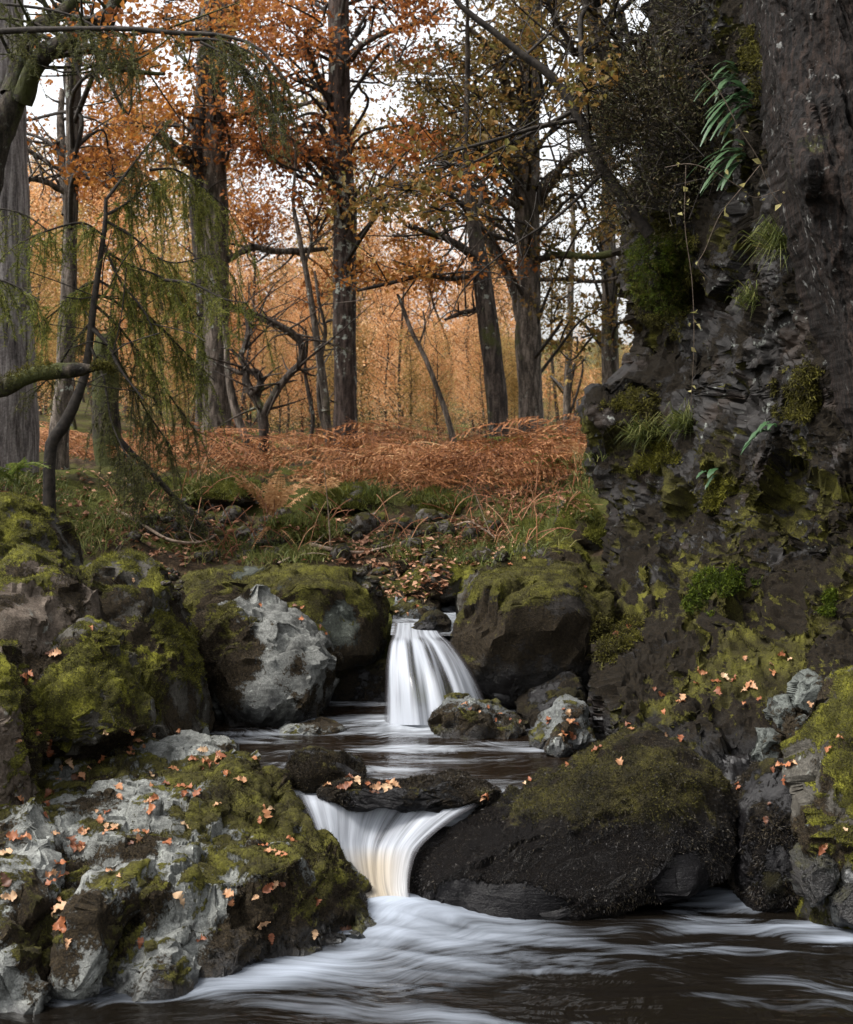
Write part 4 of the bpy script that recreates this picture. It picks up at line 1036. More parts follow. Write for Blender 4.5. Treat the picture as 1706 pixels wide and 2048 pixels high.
LG = 'fallen oak leaves on the left outcrop'
LL = 'curled orange oak leaf lying on the left foreground outcrop'
out_names = {o.name for o in S.objects if o.name.startswith(('outcrop', 'block'))}
for a in [(140, 1530, 1.0), (150, 1560, 1.2), (40, 1600, .9), (90, 1610, 1.1), (100, 1590, 1), (90, 1632, .8), (205, 1522, 1), (240, 1578, 1.1), (240, 1595, .8), (300, 1550, 1), (345, 1540, 1), (330, 1570, .9), (360, 1575, 1.1), (370, 1590, 1), (395, 1588, .8),
          (410, 1525, 1), (440, 1515, .8), (290, 1495, 1), (260, 1510, .8), (405, 1500, 1.1), (310, 1470, .9), (260, 1465, .9), (360, 1465, .8), (440, 1468, .9), (510, 1520, 1), (200, 1640, 1.1), (215, 1625, 1), (160, 1660, .9), (300, 1620, 1.1), (295, 1605, 1), (435, 1610, 1),
          (140, 1690, 1), (150, 1700, 1), (160, 1695, .9), (30, 1675, 1.1), (50, 1680, 1), (10, 1710, 1), (275, 1683, 1), (290, 1665, .7), (260, 1690, .8), (370, 1655, 1), (530, 1630, 1.3), (520, 1640, 1), (540, 1620, 1.1), (115, 1730, 1.2), (105, 1745, 1.1), (100, 1770, 1), (115, 1800, 1), (120, 1820, 1.1),
          (130, 1850, 1.3), (120, 1860, 1), (135, 1890, 1), (540, 1705, 1), (560, 1708, 1), (535, 1775, 1), (550, 1770, .9), (455, 1790, 1), (465, 1800, .8), (355, 1803, 1), (510, 1798, .9), (405, 1880, 1.2), (280, 1885, 1), (525, 1845, 1), (542, 1880, 1.2), (628, 1872, 1.1), (632, 1805, .6), (690, 1860, 1),
          (35, 1480, 1), (95, 1500, .9), (215, 1465, .8), (335, 1690, .8), (220, 1745, .9), (240, 1755, .7), (70, 1465, .8), (480, 1562, .9), (455, 1548, .9), (15, 1795, 1), (10, 1760, 1), (560, 1770, .8)]:
    put_leaf(a[0], a[1], LG, LL, a[2])
for k in range(45):
    a = random.choice([(140, 1545), (100, 1740), (120, 1830), (300, 1600), (370, 1582), (150, 1690), (300, 1485), (410, 1520), (540, 1708), (60, 1470), (215, 1650)])
    put_leaf(a[0] + random.gauss(0, 26), a[1] + random.gauss(0, 12), LG, LL, .75, only=out_names)
def leaves_on(keys, pts, group, label, size=.9, **kw):
    for a in pts: put_leaf(a[0], a[1], group, label, size, **kw)
leaves_on(None, [(760, 1572), (770, 1580), (748, 1575), (735, 1570), (790, 1572), (780, 1578), (715, 1565), (700, 1572), (748, 1588), (685, 1575), (860, 1548), (870, 1545), (700, 1560), (655, 1572), (775, 1565)], 'leaves on the black ledge', 'wet orange oak leaf lying on the black ledge above the lower waterfall')
leaves_on(None, [(940, 1420), (960, 1425), (1000, 1430), (975, 1415), (1020, 1440), (1040, 1445), (990, 1442), (930, 1410)], 'leaves on the wedge shaped rock', 'small orange leaf lying on the wedge shaped rock in the upper pool', .6)
leaves_on(None, [(1138, 1425), (1140, 1445), (1128, 1420), (1100, 1440), (1125, 1468), (1140, 1470), (1098, 1445), (1150, 1450), (1120, 1478)], 'leaves on the jagged rock', 'orange leaf caught on the jagged rock beside the upper pool', .9)
leaves_on(None, [(1240, 1525), (1195, 1500), (1060, 1560), (1050, 1570), (1330, 1470), (1360, 1480), (970, 1595), (965, 1600), (1135, 1530)], 'leaves on the dome shaped boulder', 'orange leaf lying on the dome shaped boulder hung with dark moss', .8)
leaves_on(None, [(1560, 1535), (1580, 1532), (1590, 1530), (1545, 1540), (1478, 1580), (1475, 1570), (1540, 1612), (1532, 1645), (1570, 1560)], 'leaves on the wet black boulder', 'orange leaf lying on the wet black boulder at the right', .8)
leaves_on(None, [(1400, 1340), (1395, 1370), (1430, 1365), (1470, 1360), (1500, 1370), (1490, 1380), (1540, 1330), (1545, 1345), (1490, 1320), (1440, 1385), (1360, 1405), (1330, 1425), (1260, 1255), (1235, 1272), (1490, 1410), (1520, 1400), (1580, 1320), (1365, 1400), (1450, 1355), (1410, 1345), (1620, 1410), (1260, 1450), (1262, 1460), (1510, 1375), (1320, 1390), (1310, 1380), (1560, 1310), (1500, 1375)],
          'leaves on the mossy slope under the cliff', 'pale orange leaf lying on the mossy slope under the dark cliff', .9)
leaves_on(None, [(1650, 1690), (1645, 1700), (1690, 1660), (1660, 1500), (1680, 1480)], 'leaves on the yellow mossy boulder', 'orange leaf lying on the steep boulder with yellow moss at the right edge', .7)
leaves_on(None, [(600, 1240), (605, 1215), (640, 1255), (650, 1268), (590, 1212), (520, 1212)], 'leaves on the grey boulder top', 'tan leaf lying on the pale top of the grey boulder beside the upper pool', .7)
leaves_on(None, [(100, 1310), (45, 1355), (50, 1360), (60, 1350), (100, 1480), (95, 1485), (110, 1310), (265, 1160), (180, 1260)], 'leaves on the left bank boulders', 'orange leaf lying on the mossy boulders of the left bank', .9)
leaves_on(None, [(800, 1205), (810, 1202), (830, 1215), (850, 1203), (795, 1225), (815, 1228), (1170, 1175), (780, 1190), (770, 1180), (830, 1105), (860, 1100), (815, 1110), (850, 1120), (870, 1112), (840, 1095), (1020, 1130), (1050, 1118)], 'leaves on the upstream rocks', 'pale leaf sprinkled on the rocks above the upper waterfall', .65)

# ------------------------------------------------------------------ bank: stones, hummocks, grass, litter, fallen wood
def stone_mesh(seed):
    D, T = ico(3)
    r = np.random.default_rng(seed)
    V = D * r.uniform(.75, 1.2, 3)
    V = rough_rock(V, T, 1.0, seed, lump=.12, block=.06, bs=1.5, fine=.02)
    me = mesh('stone', V, T); me.materials.append(M['stone']); grow_attr(me, V, T, M['stone'])
    return me
STONES = [stone_mesh(200 + k) for k in range(7)]
def put_stone(px, py, w, label, group, hgt=.8):
    h = look(px, py)
    if h is None: return
    p = h[0]; Y = p[1]
    r = w / F * Y * .62
    o = bpy.data.objects.new('stone', random.choice(STONES)); COL.objects.link(o)
    o.location = p + np.array([0, r * .2, r * hgt * .45])
    o.scale = (r, r * .9, r * hgt)
    o.rotation_euler = (random.uniform(-.3, .3), random.uniform(-.3, .3), random.uniform(0, 6.28))
    tag(o, label, 'stone', group)
for a in [(458, 1008, 34), (425, 1020, 26), (460, 1025, 18), (365, 1035, 34), (345, 1032, 16), (388, 1055, 26), (310, 1070, 32), (335, 1045, 26), (372, 1065, 24), (350, 1060, 22), (290, 1055, 30), (410, 1058, 24), (330, 1075, 20), (400, 1035, 22),
          (450, 1045, 22), (270, 1080, 26), (440, 1060, 20), (385, 1078, 20), (420, 1042, 18), (360, 1078, 18), (480, 1035, 18), (305, 1040, 22)]:
    put_stone(*a, 'brown stone in the tumbled stone heap under the left mossy bank', 'stones of the heap under the left bank')
for a in [(758, 1048, 40), (730, 1062, 50), (808, 1056, 38), (855, 1045, 46), (765, 1078, 20), (785, 1068, 18), (830, 1072, 16), (842, 1070, 14), (862, 1068, 22), (885, 1040, 26), (700, 1070, 26), (820, 1080, 14), (795, 1085, 14), (880, 1068, 16)]:
    put_stone(*a, 'grey stone in the row of stones below the grassy hummock', 'stones below the grassy hummock')
for a in [(345, 1160, 26), (352, 1180, 24), (338, 1145, 18), (360, 1170, 18), (330, 1170, 20), (347, 1195, 26), (352, 1150, 14)]:
    put_stone(*a, 'pale river stone in the gap behind the tall mossy boulder', 'pale stones behind the tall mossy boulder', .6)
for a in [(735, 1180, 24), (755, 1190, 20), (745, 1165, 26), (770, 1180, 18), (720, 1150, 24), (760, 1150, 30), (790, 1160, 20), (735, 1140, 22)]:
    put_stone(*a, 'small dark stone by the stream bed behind the long flat topped block', 'small stones by the stream bed', .6)

for k in range(34):
    put_stone(random.uniform(370, 1010), random.uniform(1035, 1132), random.uniform(14, 38), 'mossy stone scattered in the rubble of the grassy bank', 'scattered mossy stones on the bank')
MOUNDS = []
for lab, px, py, w, h, Y, mt, sd_ in [
    ('green mossy hummock left of the pale fern clump', 440, 985, 190, 50, 10.0, 'rock_mossy', 301),
    ('grassy hummock in the middle of the bank right of the pale fern', 700, 1000, 190, 60, 9.9, 'rock_mossy', 302),
    ('round grassy hummock above the row of grey stones', 880, 1010, 150, 60, 10.0, 'rock_mossy', 303),
    ('mossy tussock beside the orange stalks near the cliff', 1065, 1085, 90, 80, 8.8, 'rock_mossy', 304),
    ('grass topped mound below the pale fern clump', 590, 1062, 190, 60, 9.1, 'rock_mossy', 305),
    ('low moss mound behind the stone heap on the left', 300, 990, 220, 60, 10.2, 'rock_mossy', 306),
    ('moss covered shoulder of bank against the cliff foot', 1160, 1050, 110, 110, 8.9, 'rock_mossy', 307)]:
    out = [(px - w / 2, py + h * .45), (px - w * .42, py - h * .1), (px - w * .2, py - h * .45), (px + w * .15, py - h * .5), (px + w * .4, py - h * .15), (px + w / 2, py + h * .45)]
    MOUNDS.append(boulder('mossy_hummock', lab, out, Y, .35, M[mt], sub=5, seed=sd_, block=.0, lump=.10, lean=.5, cat='hummock'))
    o, V, T = ROCKS[-1]; RD[o.name] = ROCKS[-1]
    moss(o, 9000, 'moss_bank', sd_, length=.025, width=.006)

def on_ground(px, py, jitter=0.0):
    """bank points that the camera sees along these pixels"""
    out = []
    for a, b in zip(px, py):
        h = look(a, b)
        if h is not None and h[0][1] > 7.3: out.append(h[0])
    return np.array(out)

BVH, BID, BNM = bvh_of(ROCKS + [_gm])
def tussocks(boxes, per, L, name, mat, mb, spread=.06, seed=5, droop=.5):
    r = np.random.default_rng(seed)
    for (x0, y0, x1, y1, n) in boxes:
        p = on_ground(r.uniform(x0, x1, n), r.uniform(y0, y1, n))
        if not len(p): continue
        base = np.repeat(p, per, 0) + r.normal(size=(len(p) * per, 3)) * np.array([spread, spread, .004])
        d = r.normal(size=base.shape) * np.array([.55, .55, .1]) + np.array([0, 0, 1.0])
        grass_blades(base, d, L * r.uniform(.5, 1.4, len(base)), .006, mb, r, droop)
mb = MB()
tussocks([(380, 1085, 600, 1130, 26), (540, 1030, 670, 1080, 26), (130, 1020, 260, 1110, 30), (830, 985, 950, 1015, 22), (650, 980, 780, 1030, 22), (380, 955, 520, 1000, 16), (960, 1000, 1180, 1050, 24), (1030, 1050, 1110, 1110, 22),
          (880, 1080, 1010, 1130, 25), (500, 1100, 640, 1130, 40), (250, 960, 400, 1010, 20), (1130, 900, 1200, 1000, 30), (760, 1050, 900, 1120, 20), (0, 950, 130, 1010, 40)], 22, .07, 'grass', 'grass', mb)
q = np.column_stack([rng.uniform(-4.2, -1.7, 420), rng.uniform(3.5, 9.5, 420)])
q = np.repeat(np.column_stack([q, ground_z(q)]), 18, 0) + rng.normal(size=(420 * 18, 3)) * np.array([.06, .06, .004])
grass_blades(q, rng.normal(size=q.shape) * np.array([.55, .55, .1]) + np.array([0, 0, 1.0]), .09 * rng.uniform(.5, 1.4, len(q)), .006, mb)
ob('grass', mb.build('grass', False), M['grass'], kind='stuff')

r = np.random.default_rng(61)
pts = []
for (x0, y0, x1, y1, n) in [(900, 1040, 1030, 1100, 420), (650, 1080, 800, 1135, 180), (360, 1080, 640, 1135, 150), (780, 1080, 1000, 1135, 260), (200, 1000, 480, 1120, 450), (500, 1040, 900, 1090, 300), (0, 940, 250, 1100, 350), (960, 980, 1180, 1040, 350), (750, 1130, 900, 1200, 200)]:
    pts.append(on_ground(r.uniform(x0, x1, n), r.uniform(y0, y1, n)))
q = np.column_stack([r.uniform(-4.2, -1.3, 1800), r.uniform(3, 9.5, 1800)])
pts.append(np.column_stack([q, ground_z(q)]))
mb = MB(); leaf_quads(np.concatenate(pts) + np.array([0, 0, .012]), .038, .75, .6, r, mb)
ob('leaf_litter', mb.build('leaf_litter', False), M['litter'], kind='stuff')

mb = MB(); r = np.random.default_rng(66)
for (x0, y0, x1, y1, n) in [(880, 1000, 1080, 1100, 90), (430, 1060, 640, 1120, 50), (950, 960, 1180, 1040, 60), (640, 1040, 820, 1100, 40), (220, 960, 420, 1080, 50)]:
    for p in on_ground(r.uniform(x0, x1, n), r.uniform(y0, y1, n)):
        L = r.uniform(.08, .34)
        e = p + np.array([r.normal() * .5, r.normal() * .3, abs(r.normal()) * .5 + .1]) * L
        tube(mb, smooth_path([p, (p + e) / 2 + np.array([0, 0, L * .12]), e], 5), .0028, 3)
ob('dead_stalks', mb.build('dead_stalks'), M['stalk'], kind='stuff')

def fallen_wood(name, label, cat, px_path, lift, rad, mat, group=None, twigs=0, seed=1):
    pts = []
    for a, b in px_path:
        h = look(a, b)
        if h is not None: pts.append(h[0] + np.array([0, 0, lift]))
    if len(pts) < 2: return
    P_ = smooth_path(pts, 14); mb = MB(); n = len(P_)
    tube(mb, P_, np.linspace(rad, rad * .45, n), 6, .12, seed)
    rr = np.random.default_rng(seed)
    for k in range(twigs):
        i = rr.integers(3, n - 2); q = P_[i]
        e = q + rr.normal(size=3) * .13 + np.array([0, 0, .06])
        tube(mb, smooth_path([q, (q + e) / 2 + rr.normal(size=3) * .02, e], 5), np.linspace(rad * .4, rad * .15, 5), 4)
    o = ob(name, mb.build(name), M[mat]); tag(o, label, cat, group)
fallen_wood('fallen_branch', 'long pale fallen branch lying across the bank above the flat topped block', 'branch', [(620, 1095), (665, 1106), (715, 1112), (750, 1106), (792, 1096)], .02, .013, 'bark_pale', twigs=2, seed=3)
fallen_wood('fallen_branch', 'dark bowed fallen branch below the left stone heap', 'branch', [(235, 1030), (290, 1062), (340, 1090), (400, 1095), (440, 1075)], .03, .012, 'bark_pale', twigs=5, seed=4)
fallen_wood('fallen_branch', 'grey branching twig lying in dead bracken near the tussock by the cliff', 'branch', [(905, 1070), (940, 1060), (975, 1080), (990, 1092)], .05, .009, 'bark_pale', twigs=6, seed=5)
fallen_wood('fallen_branch', 'short reddish stick leaning on the bank right of the grass topped mound', 'branch', [(555, 1140), (580, 1125), (605, 1108)], .03, .008, 'bark_pale', twigs=2, seed=6)

# ------------------------------------------------------------------ ferns
def frond(mb, base, tip_dir, L, w, npin=15, droop=.5, r=rng):
    t = np.linspace(0, 1, 9)[:, None]
    d = unit(tip_dir)
    horiz = unit(np.array([d[0], d[1], 0.001]))
    path = base + d * L * t + (horiz * .25 - np.array([0, 0, droop])) * L * t ** 2.2
    tube(mb, path, np.linspace(.004, .0015, 9), 3)
    tt = np.linspace(.16, .98, npin)
    pp = np.stack([np.interp(tt, t[:, 0], path[:, k]) for k in range(3)], -1)
    tan = unit(np.stack([np.interp(tt, t[:, 0], np.gradient(path[:, k])) for k in range(3)], -1))
    side = unit(np.cross(tan, np.array([0, 0, 1.0]) + r.normal(size=3) * .2))
    ln = w * L * np.sin(np.pi * np.clip(tt * .93 + .06, 0, 1)) ** .7
    nrm = np.cross(side, tan)
    for s in (-1, 1):
        dr = unit(side * s + tan * .45 + nrm * r.normal(size=(npin, 1)) * .25 - np.array([0, 0, .25]))
        # every pinna: a narrow blade cut into three lobes along each edge
        for f0, f1, wd in ((0, .45, 1.0), (.32, .75, .8), (.6, 1.0, .55)):
            a = pp + dr * (ln * f0)[:, None]; b = pp + dr * (ln * f1)[:, None]
            wv = tan * (L * .024 * wd)
            m = (a + b) / 2
            V = np.stack([a, m + wv + nrm * .004, b, m - wv], 1).reshape(-1, 3)
            mb.add(V, np.arange(len(V)).reshape(-1, 4))

def fern(name, label, cat, px, py, n, L, mat, w=.2, up=.8, Y=None, group=None, seed=1, side=None, droop=.5, npin=16):
    h = look(px, py)
    p = h[0] if Y is None else P(px, py, Y)
    root = empty(name, tuple(p), label, cat, group)
    r = np.random.default_rng(seed)
    for k in range(n):
        a = r.uniform(0, 2 * math.pi)
        d = np.array([math.cos(a), math.sin(a) * .8, up + r.uniform(-.1, .5)])
        if side is not None: d = d * .6 + np.array(side)
        mb = MB(); frond(mb, np.zeros(3) + r.normal(size=3) * .015, d, L * r.uniform(.7, 1.15), w, npin, droop, r)
        ob('frond', mb.build('frond', False), M[mat], root)
    return root
fern('fern', 'pale tan shuttlecock fern standing on the bank in front of the bracken', 'fern', 545, 1035, 13, .42, 'fern_pale', .17, 1.9, seed=3, droop=.22, npin=20)
fern('fern', 'small pale tan fern drooping below the shuttlecock fern', 'fern', 545, 1050, 3, .2, 'fern_pale', .17, .2, seed=4, side=(.3, -1, -.2))
fern('fern', 'tan fern on the hummock right of the shuttlecock fern', 'fern', 650, 985, 6, .3, 'fern_pale', .2, .7, seed=5)
fern('fern', 'green fern fading to yellow at the foot of the forked trunks', 'fern', 1050, 915, 7, .5, 'fern_green', .22, .6, seed=6, Y=12.0)
fern('fern', 'yellow green fern arching beside the cliff edge', 'fern', 1150, 950, 8, .45, 'fern_green', .2, .8, seed=7, Y=10.6)
fern('fern', 'pale buff fern pointing towards the cliff edge', 'fern', 1170, 930, 6, .4, 'fern_pale', .2, .9, seed=8, Y=10.4)
fern('fern', 'low green fern at the left end of the bracken behind the mossy rock', 'fern', 30, 960, 8, .32, 'fern_green', .2, .7, seed=9, Y=8.0)
fern('fern', 'pale cream bracken plant in the middle of the rust coloured bracken', 'fern', 860, 940, 8, .5, 'fern_pale', .24, .7, seed=10, Y=11.6)
fern('fern', 'light bracken plant arching near the right end of the bracken', 'fern', 1110, 960, 8, .45, 'fern_pale', .24, .7, seed=13, Y=10.8)

mb = MB(); r = np.random.default_rng(71)
for k in range(1450):
    Y = r.uniform(10.7, 15.5)
    px = r.uniform(-100, 1230) if Y > 12 else r.uniform(300, 1200)
    if k > 1150: px, Y = r.uniform(760, 1170), r.uniform(9.9, 11.2)
    if k > 1330: px, Y = r.uniform(1010, 1230), r.uniform(11.5, 13.5)
    x = (px - CX) / F * Y
    if gnoise(np.array([[x * 1.1, Y * .9, 8.1]]), 31)[0] < -.10 and r.random() < .8: continue
    z = ground_z([(x, Y)])[0]
    edge_h = .55 if px > 280 else .3
    a = r.uniform(0, 6.28)
    stalk = r.uniform(.10, .42) * edge_h / .55 * (1 + .7 * gnoise(np.array([[x * 1.4, Y * 1.2, 3.3]]), 4)[0]) * .72 * (1.6 if k > 1330 else 1)
    b0 = np.array([x, Y, z]); b1 = b0 + np.array([r.normal() * .06, r.normal() * .06, stalk])
    if k % 3 == 0: tube(mb, np.array([b0, b1]), .004, 3)
    frond(mb, b1, np.array([math.cos(a), math.sin(a), r.uniform(-.1, .35)]), r.uniform(.25, .5), .27, 11, r.uniform(.2, .6), r)
ob('bracken', mb.build('bracken', False), M['bracken'], kind='stuff')

# ------------------------------------------------------------------ trees
def grow_twigs(mb, c, rx, ry, rz, n, r, rad=.006, anchor=None):
    """fine twigs through a foliage pad, reaching out from its anchor"""
    a = c if anchor is None else anchor
    for k in range(n):
        e = c + r.normal(size=3) * np.array([rx, ry, rz]) * .75
        m = (a + e) / 2 + r.normal(size=3) * np.array([rx, ry, rz]) * .2 + np.array([0, 0, rz * .15])
        tube(mb, smooth_path([a, m, e], 6), np.linspace(rad, rad * .3, 6), 4)

class Tree:
    def __init__(self, name, label, cat, path, Y, bark, ext=3.0, group=None, dY=0.0, ns=14, rough=.10, seed=1, flare=1.25, rooted=True):
        """path: (px, py, width px) from foot to top, in the tree's own vertical plane at depth Y"""
        p = np.asarray(path, float)
        self.Y = Y; self.r = np.random.default_rng(seed)
        pos = P(p[:, 0], p[:, 1], Y); pos[:, 1] += np.linspace(0, dY, len(pos))
        rad = p[:, 2] / F * Y / 2
        foot = pos[0].copy(); foot[2] = ground_z([foot[:2]])[0] - .1
        if rooted and foot[2] < pos[0, 2] - .02:
            pos = np.vstack([foot, pos]); rad = np.append(rad[0] * flare, rad)
        if ext:
            d = unit(pos[-1] - pos[-2]); d[2] = abs(d[2])
            pos = np.vstack([pos, pos[-1] + d * ext * .5 + self.r.normal(size=3) * .1, pos[-1] + d * ext + self.r.normal(size=3) * .2])
            rad = np.append(rad, [rad[-1] * .75, rad[-1] * .35])
        self.root = empty(name, tuple(pos[0]), label, cat, group)
        self.o = pos[0]
        q = smooth_path(np.column_stack([pos, rad]), max(24, int(8 * np.linalg.norm(pos[-1] - pos[0]))))
        self.axis = q
        mb = MB(); tube(mb, q[:, :3] - self.o, q[:, 3], ns, rough, seed, 5.0)
        ob('trunk', mb.build('trunk'), M[bark], self.root)
        self.bark = bark
    def limb(self, path, dYs=0.0, seed=1, ns=7, rough=.12, name='limb', bark=None):
        p = np.asarray(path, float)
        pos = P(p[:, 0], p[:, 1], self.Y); pos[:, 1] += np.linspace(0, 1, len(pos)) * dYs
        q = smooth_path(np.column_stack([pos, p[:, 2] / F * self.Y / 2]), 6 * len(p))
        mb = MB(); tube(mb, q[:, :3] - self.o, q[:, 3], ns, rough, seed, 9.0)
        # short side twigs
        for k in range(3 * len(p)):
            i = self.r.integers(2, len(q) - 1)
            e = q[i, :3] + self.r.normal(size=3) * np.array([.28, .28, .2]) + np.array([0, 0, .1])
            mm = (q[i, :3] + e) / 2 + self.r.normal(size=3) * .04
            tube(mb, smooth_path([q[i, :3], mm, e], 6) - self.o, np.linspace(min(q[i, 3] * .45, .014), .003, 6), 4)
        ob(name, mb.build(name), M[bark or self.bark], self.root)
        return self
    def crown(self, pads, leaf, n_scale=1.0, size=.047, spread=.9, twigs=9, limbs=True, flat=.35):
        """pads: (px, py, half width px, half height px, leaves); limbs run from the trunk to each pad"""
        r = self.r; mt = MB(); ml = MB()
        for (px, py, w, h, n) in pads:
            y = self.Y + r.normal() * spread
            c = P(px, py, y)
            rx, rz = w / F * y * .55, h / F * y * .55
            if limbs:
                zt = c[2] - abs(r.normal()) * .5 - .1 * np.hypot(*(c[:2] - self.axis[-1, :2]))
                i = np.argmin(np.abs(self.axis[:, 2] - zt)); s = self.axis[i, :3]
                m1 = s * .65 + c * .35 + np.array([0, 0, .22]) + r.normal(size=3) * .13
                m2 = s * .3 + c * .7 + r.normal(size=3) * .14
                qq = smooth_path([s, m1, m2, c], 14)
                tube(mt, qq - self.o, np.linspace(min(self.axis[i, 3] * .4, .022), .006, 14), 5, .1, 3)
            grow_twigs(mt, c - self.o, rx, rx, rz, twigs, r)
            N = int(n * n_scale * 1.15)
            # leaves gather into small bunches at twig ends
            nb = max(6, N // 9)
            bc = c + r.normal(size=(nb, 3)) * np.array([rx, rx, rz])
            lp = bc[r.integers(0, nb, N)] + r.normal(size=(N, 3)) * np.array([.06, .06, .04])
            leaf_quads(lp - self.o, size, flat, .62, r, ml)
        ob('twigs', mt.build('twigs'), M['bark_twig'], self.root, 'stuff')
        ob('crown', ml.build('crown', False), M[leaf], self.root, 'stuff')
        return self

def auto_pads(seed, box, n, w=80, h=34, leaves=230, thr=-.12, scale=.006):
    r = np.random.default_rng(seed); out = []
    while len(out) < n:
        x, y = r.uniform(box[0], box[2]), r.uniform(box[1], box[3])
        if gnoise(np.array([[x * scale, y * scale * 1.6, seed * 3.3]]), seed)[0] < thr: continue
        out.append((x, y, w * r.uniform(.6, 1.3), h * r.uniform(.6, 1.3), leaves * r.uniform(.6, 1.3)))
    return out

# four big trunks behind the bracken
t = Tree('oak_tree', 'thick double stemmed oak trunk with a mossy broken limb, left of centre', 'tree', [(432, 900, 62), (430, 700, 56), (428, 480, 60), (424, 300, 62), (420, 150, 56), (430, -20, 50)], 14.0, 'bark_oak', seed=401)
t.limb([(400, 900, 26), (410, 640, 30), (398, 420, 34), (404, 250, 30), (412, 100, 24)], -.12, 402, name='second_stem', bark='bark_dark')
t.limb([(398, 345, 26), (375, 318, 26), (350, 300, 22), (330, 290, 14)], -.5, 403)
t.limb([(448, 240, 16), (490, 228, 14), (540, 232, 12), (600, 222, 10), (640, 214, 7)], -.3, 404)
t.limb([(440, 110, 18), (462, 50, 16), (470, -20, 14)], .2, 405)
t.limb([(455, 520, 12), (500, 492, 15), (540, 496, 14), (600, 492, 13), (648, 484, 8)], .5, 406)
t.limb([(455, 610, 9), (510, 630, 10), (560, 655, 9), (600, 690, 7)], .6, 407)
t.crown(auto_pads(11, (230, -60, 500, 330), 23, w=90, leaves=250), 'leaf_orange')
t = Tree('oak_tree', 'straight central trunk spotted with pale lichen and orange leaves above', 'tree', [(690, 905, 52), (689, 760, 48), (687, 560, 46), (690, 420, 48), (682, 330, 44), (680, 180, 44), (677, 40, 42), (676, -60, 40)], 14.0, 'bark_lichen', seed=411)
t.limb([(664, 215, 26), (652, 180, 22), (632, 140, 16), (618, 95, 12), (605, 40, 8)], .4, 412)
t.limb([(700, 120, 16), (725, 95, 14), (780, 72, 11), (840, 62, 8), (880, 40, 6)], -.4, 413)
t.limb([(704, 418, 18), (725, 398, 12), (760, 380, 9), (800, 372, 6)], -.3, 414)
t.limb([(668, 330, 9), (640, 322, 8), (600, 300, 6), (560, 290, 5)], -.3, 415)
t.crown(auto_pads(12, (470, -60, 860, 330), 42) + [(570, 270, 120, 40, 420), (610, 320, 110, 40, 420), (520, 300, 90, 36, 320), (600, 390, 90, 34, 320), (640, 440, 60, 30, 200), (560, 110, 110, 50, 420), (640, 590, 50, 26, 160), (510, 200, 80, 34, 260)], 'leaf_red')
t = Tree('oak_tree', 'dark leaning forked trunk with low arching branches, right of centre', 'tree', [(1000, 905, 44), (990, 760, 42), (975, 640, 40), (962, 540, 34), (948, 460, 28), (938, 380, 20), (930, 300, 14)], 13.0, 'bark_dark', seed=421, ext=1.5)
t.limb([(955, 520, 20), (925, 500, 18), (895, 488, 14), (860, 480, 12), (820, 470, 8)], -.6, 422)
t.limb([(958, 545, 14), (900, 560, 12), (850, 556, 10), (780, 575, 8), (720, 592, 5)], -.5, 423)
t.limb([(950, 440, 13), (962, 400, 10), (968, 350, 8)], .2, 424)
t.limb([(978, 620, 10), (930, 622, 10), (890, 636, 6)], .2, 425)
t.limb([(945, 430, 12), (900, 400, 10), (850, 385, 8), (790, 400, 5)], -.8, 426)
t.crown([(850, 535, 110, 26, 380), (760, 560, 80, 26, 240), (900, 555, 60, 20, 160), (700, 545, 60, 22, 160), (890, 440, 90, 30, 240), (800, 470, 70, 26, 180), (830, 390, 100, 34, 300), (920, 350, 90, 34, 260), (1010, 520, 60, 26, 130)], 'leaf_orange', limbs=False)
t = Tree('oak_tree', 'thick grey brown trunk at right with a second stem and mossy level branch', 'tree', [(1062, 880, 52), (1058, 740, 50), (1056, 580, 48), (1054, 420, 48), (1056, 260, 46), (1060, 120, 42), (1062, -40, 38)], 14.5, 'bark_oak', seed=431)
t.limb([(1042, 640, 24), (1030, 580, 20), (1005, 520, 15), (975, 470, 12), (955, 440, 8)], .5, 432)
t.limb([(1060, 525, 16), (1110, 520, 14), (1170, 532, 14), (1240, 526, 12)], -1.2, 433, bark='bark_mossy')
t.limb([(1075, 405, 22), (1100, 370, 20), (1130, 335, 16), (1180, 322, 12), (1230, 318, 8)], -1.0, 434)
t.limb([(1075, 372, 13), (1120, 362, 12), (1190, 362, 11), (1230, 352, 8)], -.8, 435)
t.limb([(1036, 215, 26), (1015, 190, 24), (1000, 150, 20), (970, 110, 14), (930, 80, 9)], -.5, 436)
t.limb([(1040, 420, 14), (1010, 410, 12), (960, 420, 10), (900, 400, 7)], -.8, 437)
t.limb([(1078, 560, 8), (1130, 562, 9), (1190, 570, 8), (1240, 560, 5)], -.5, 438)
t.crown(auto_pads(13, (830, -60, 1230, 420), 70, w=95, thr=-.2, leaves=270) + [(1130, 480, 80, 34, 240), (1120, 600, 70, 40, 200), (1200, 620, 60, 40, 160), (1000, 450, 80, 30, 200), (780, 320, 80, 30, 260), (760, 400, 90, 34, 300), (840, 350, 90, 30, 280), (1200, 440, 60, 40, 200)], 'leaf_olive', size=.045)
Tree('oak_tree', 'straight dull brown trunk standing close to the cliff edge', 'tree', [(1222, 850, 36), (1220, 700, 33), (1218, 560, 30), (1216, 420, 28), (1210, 250, 24), (1200, 60, 20)], 15.5, 'bark_oak', seed=441).crown(auto_pads(14, (1080, 380, 1280, 760), 14, 60, 34, 150), 'leaf_olive')
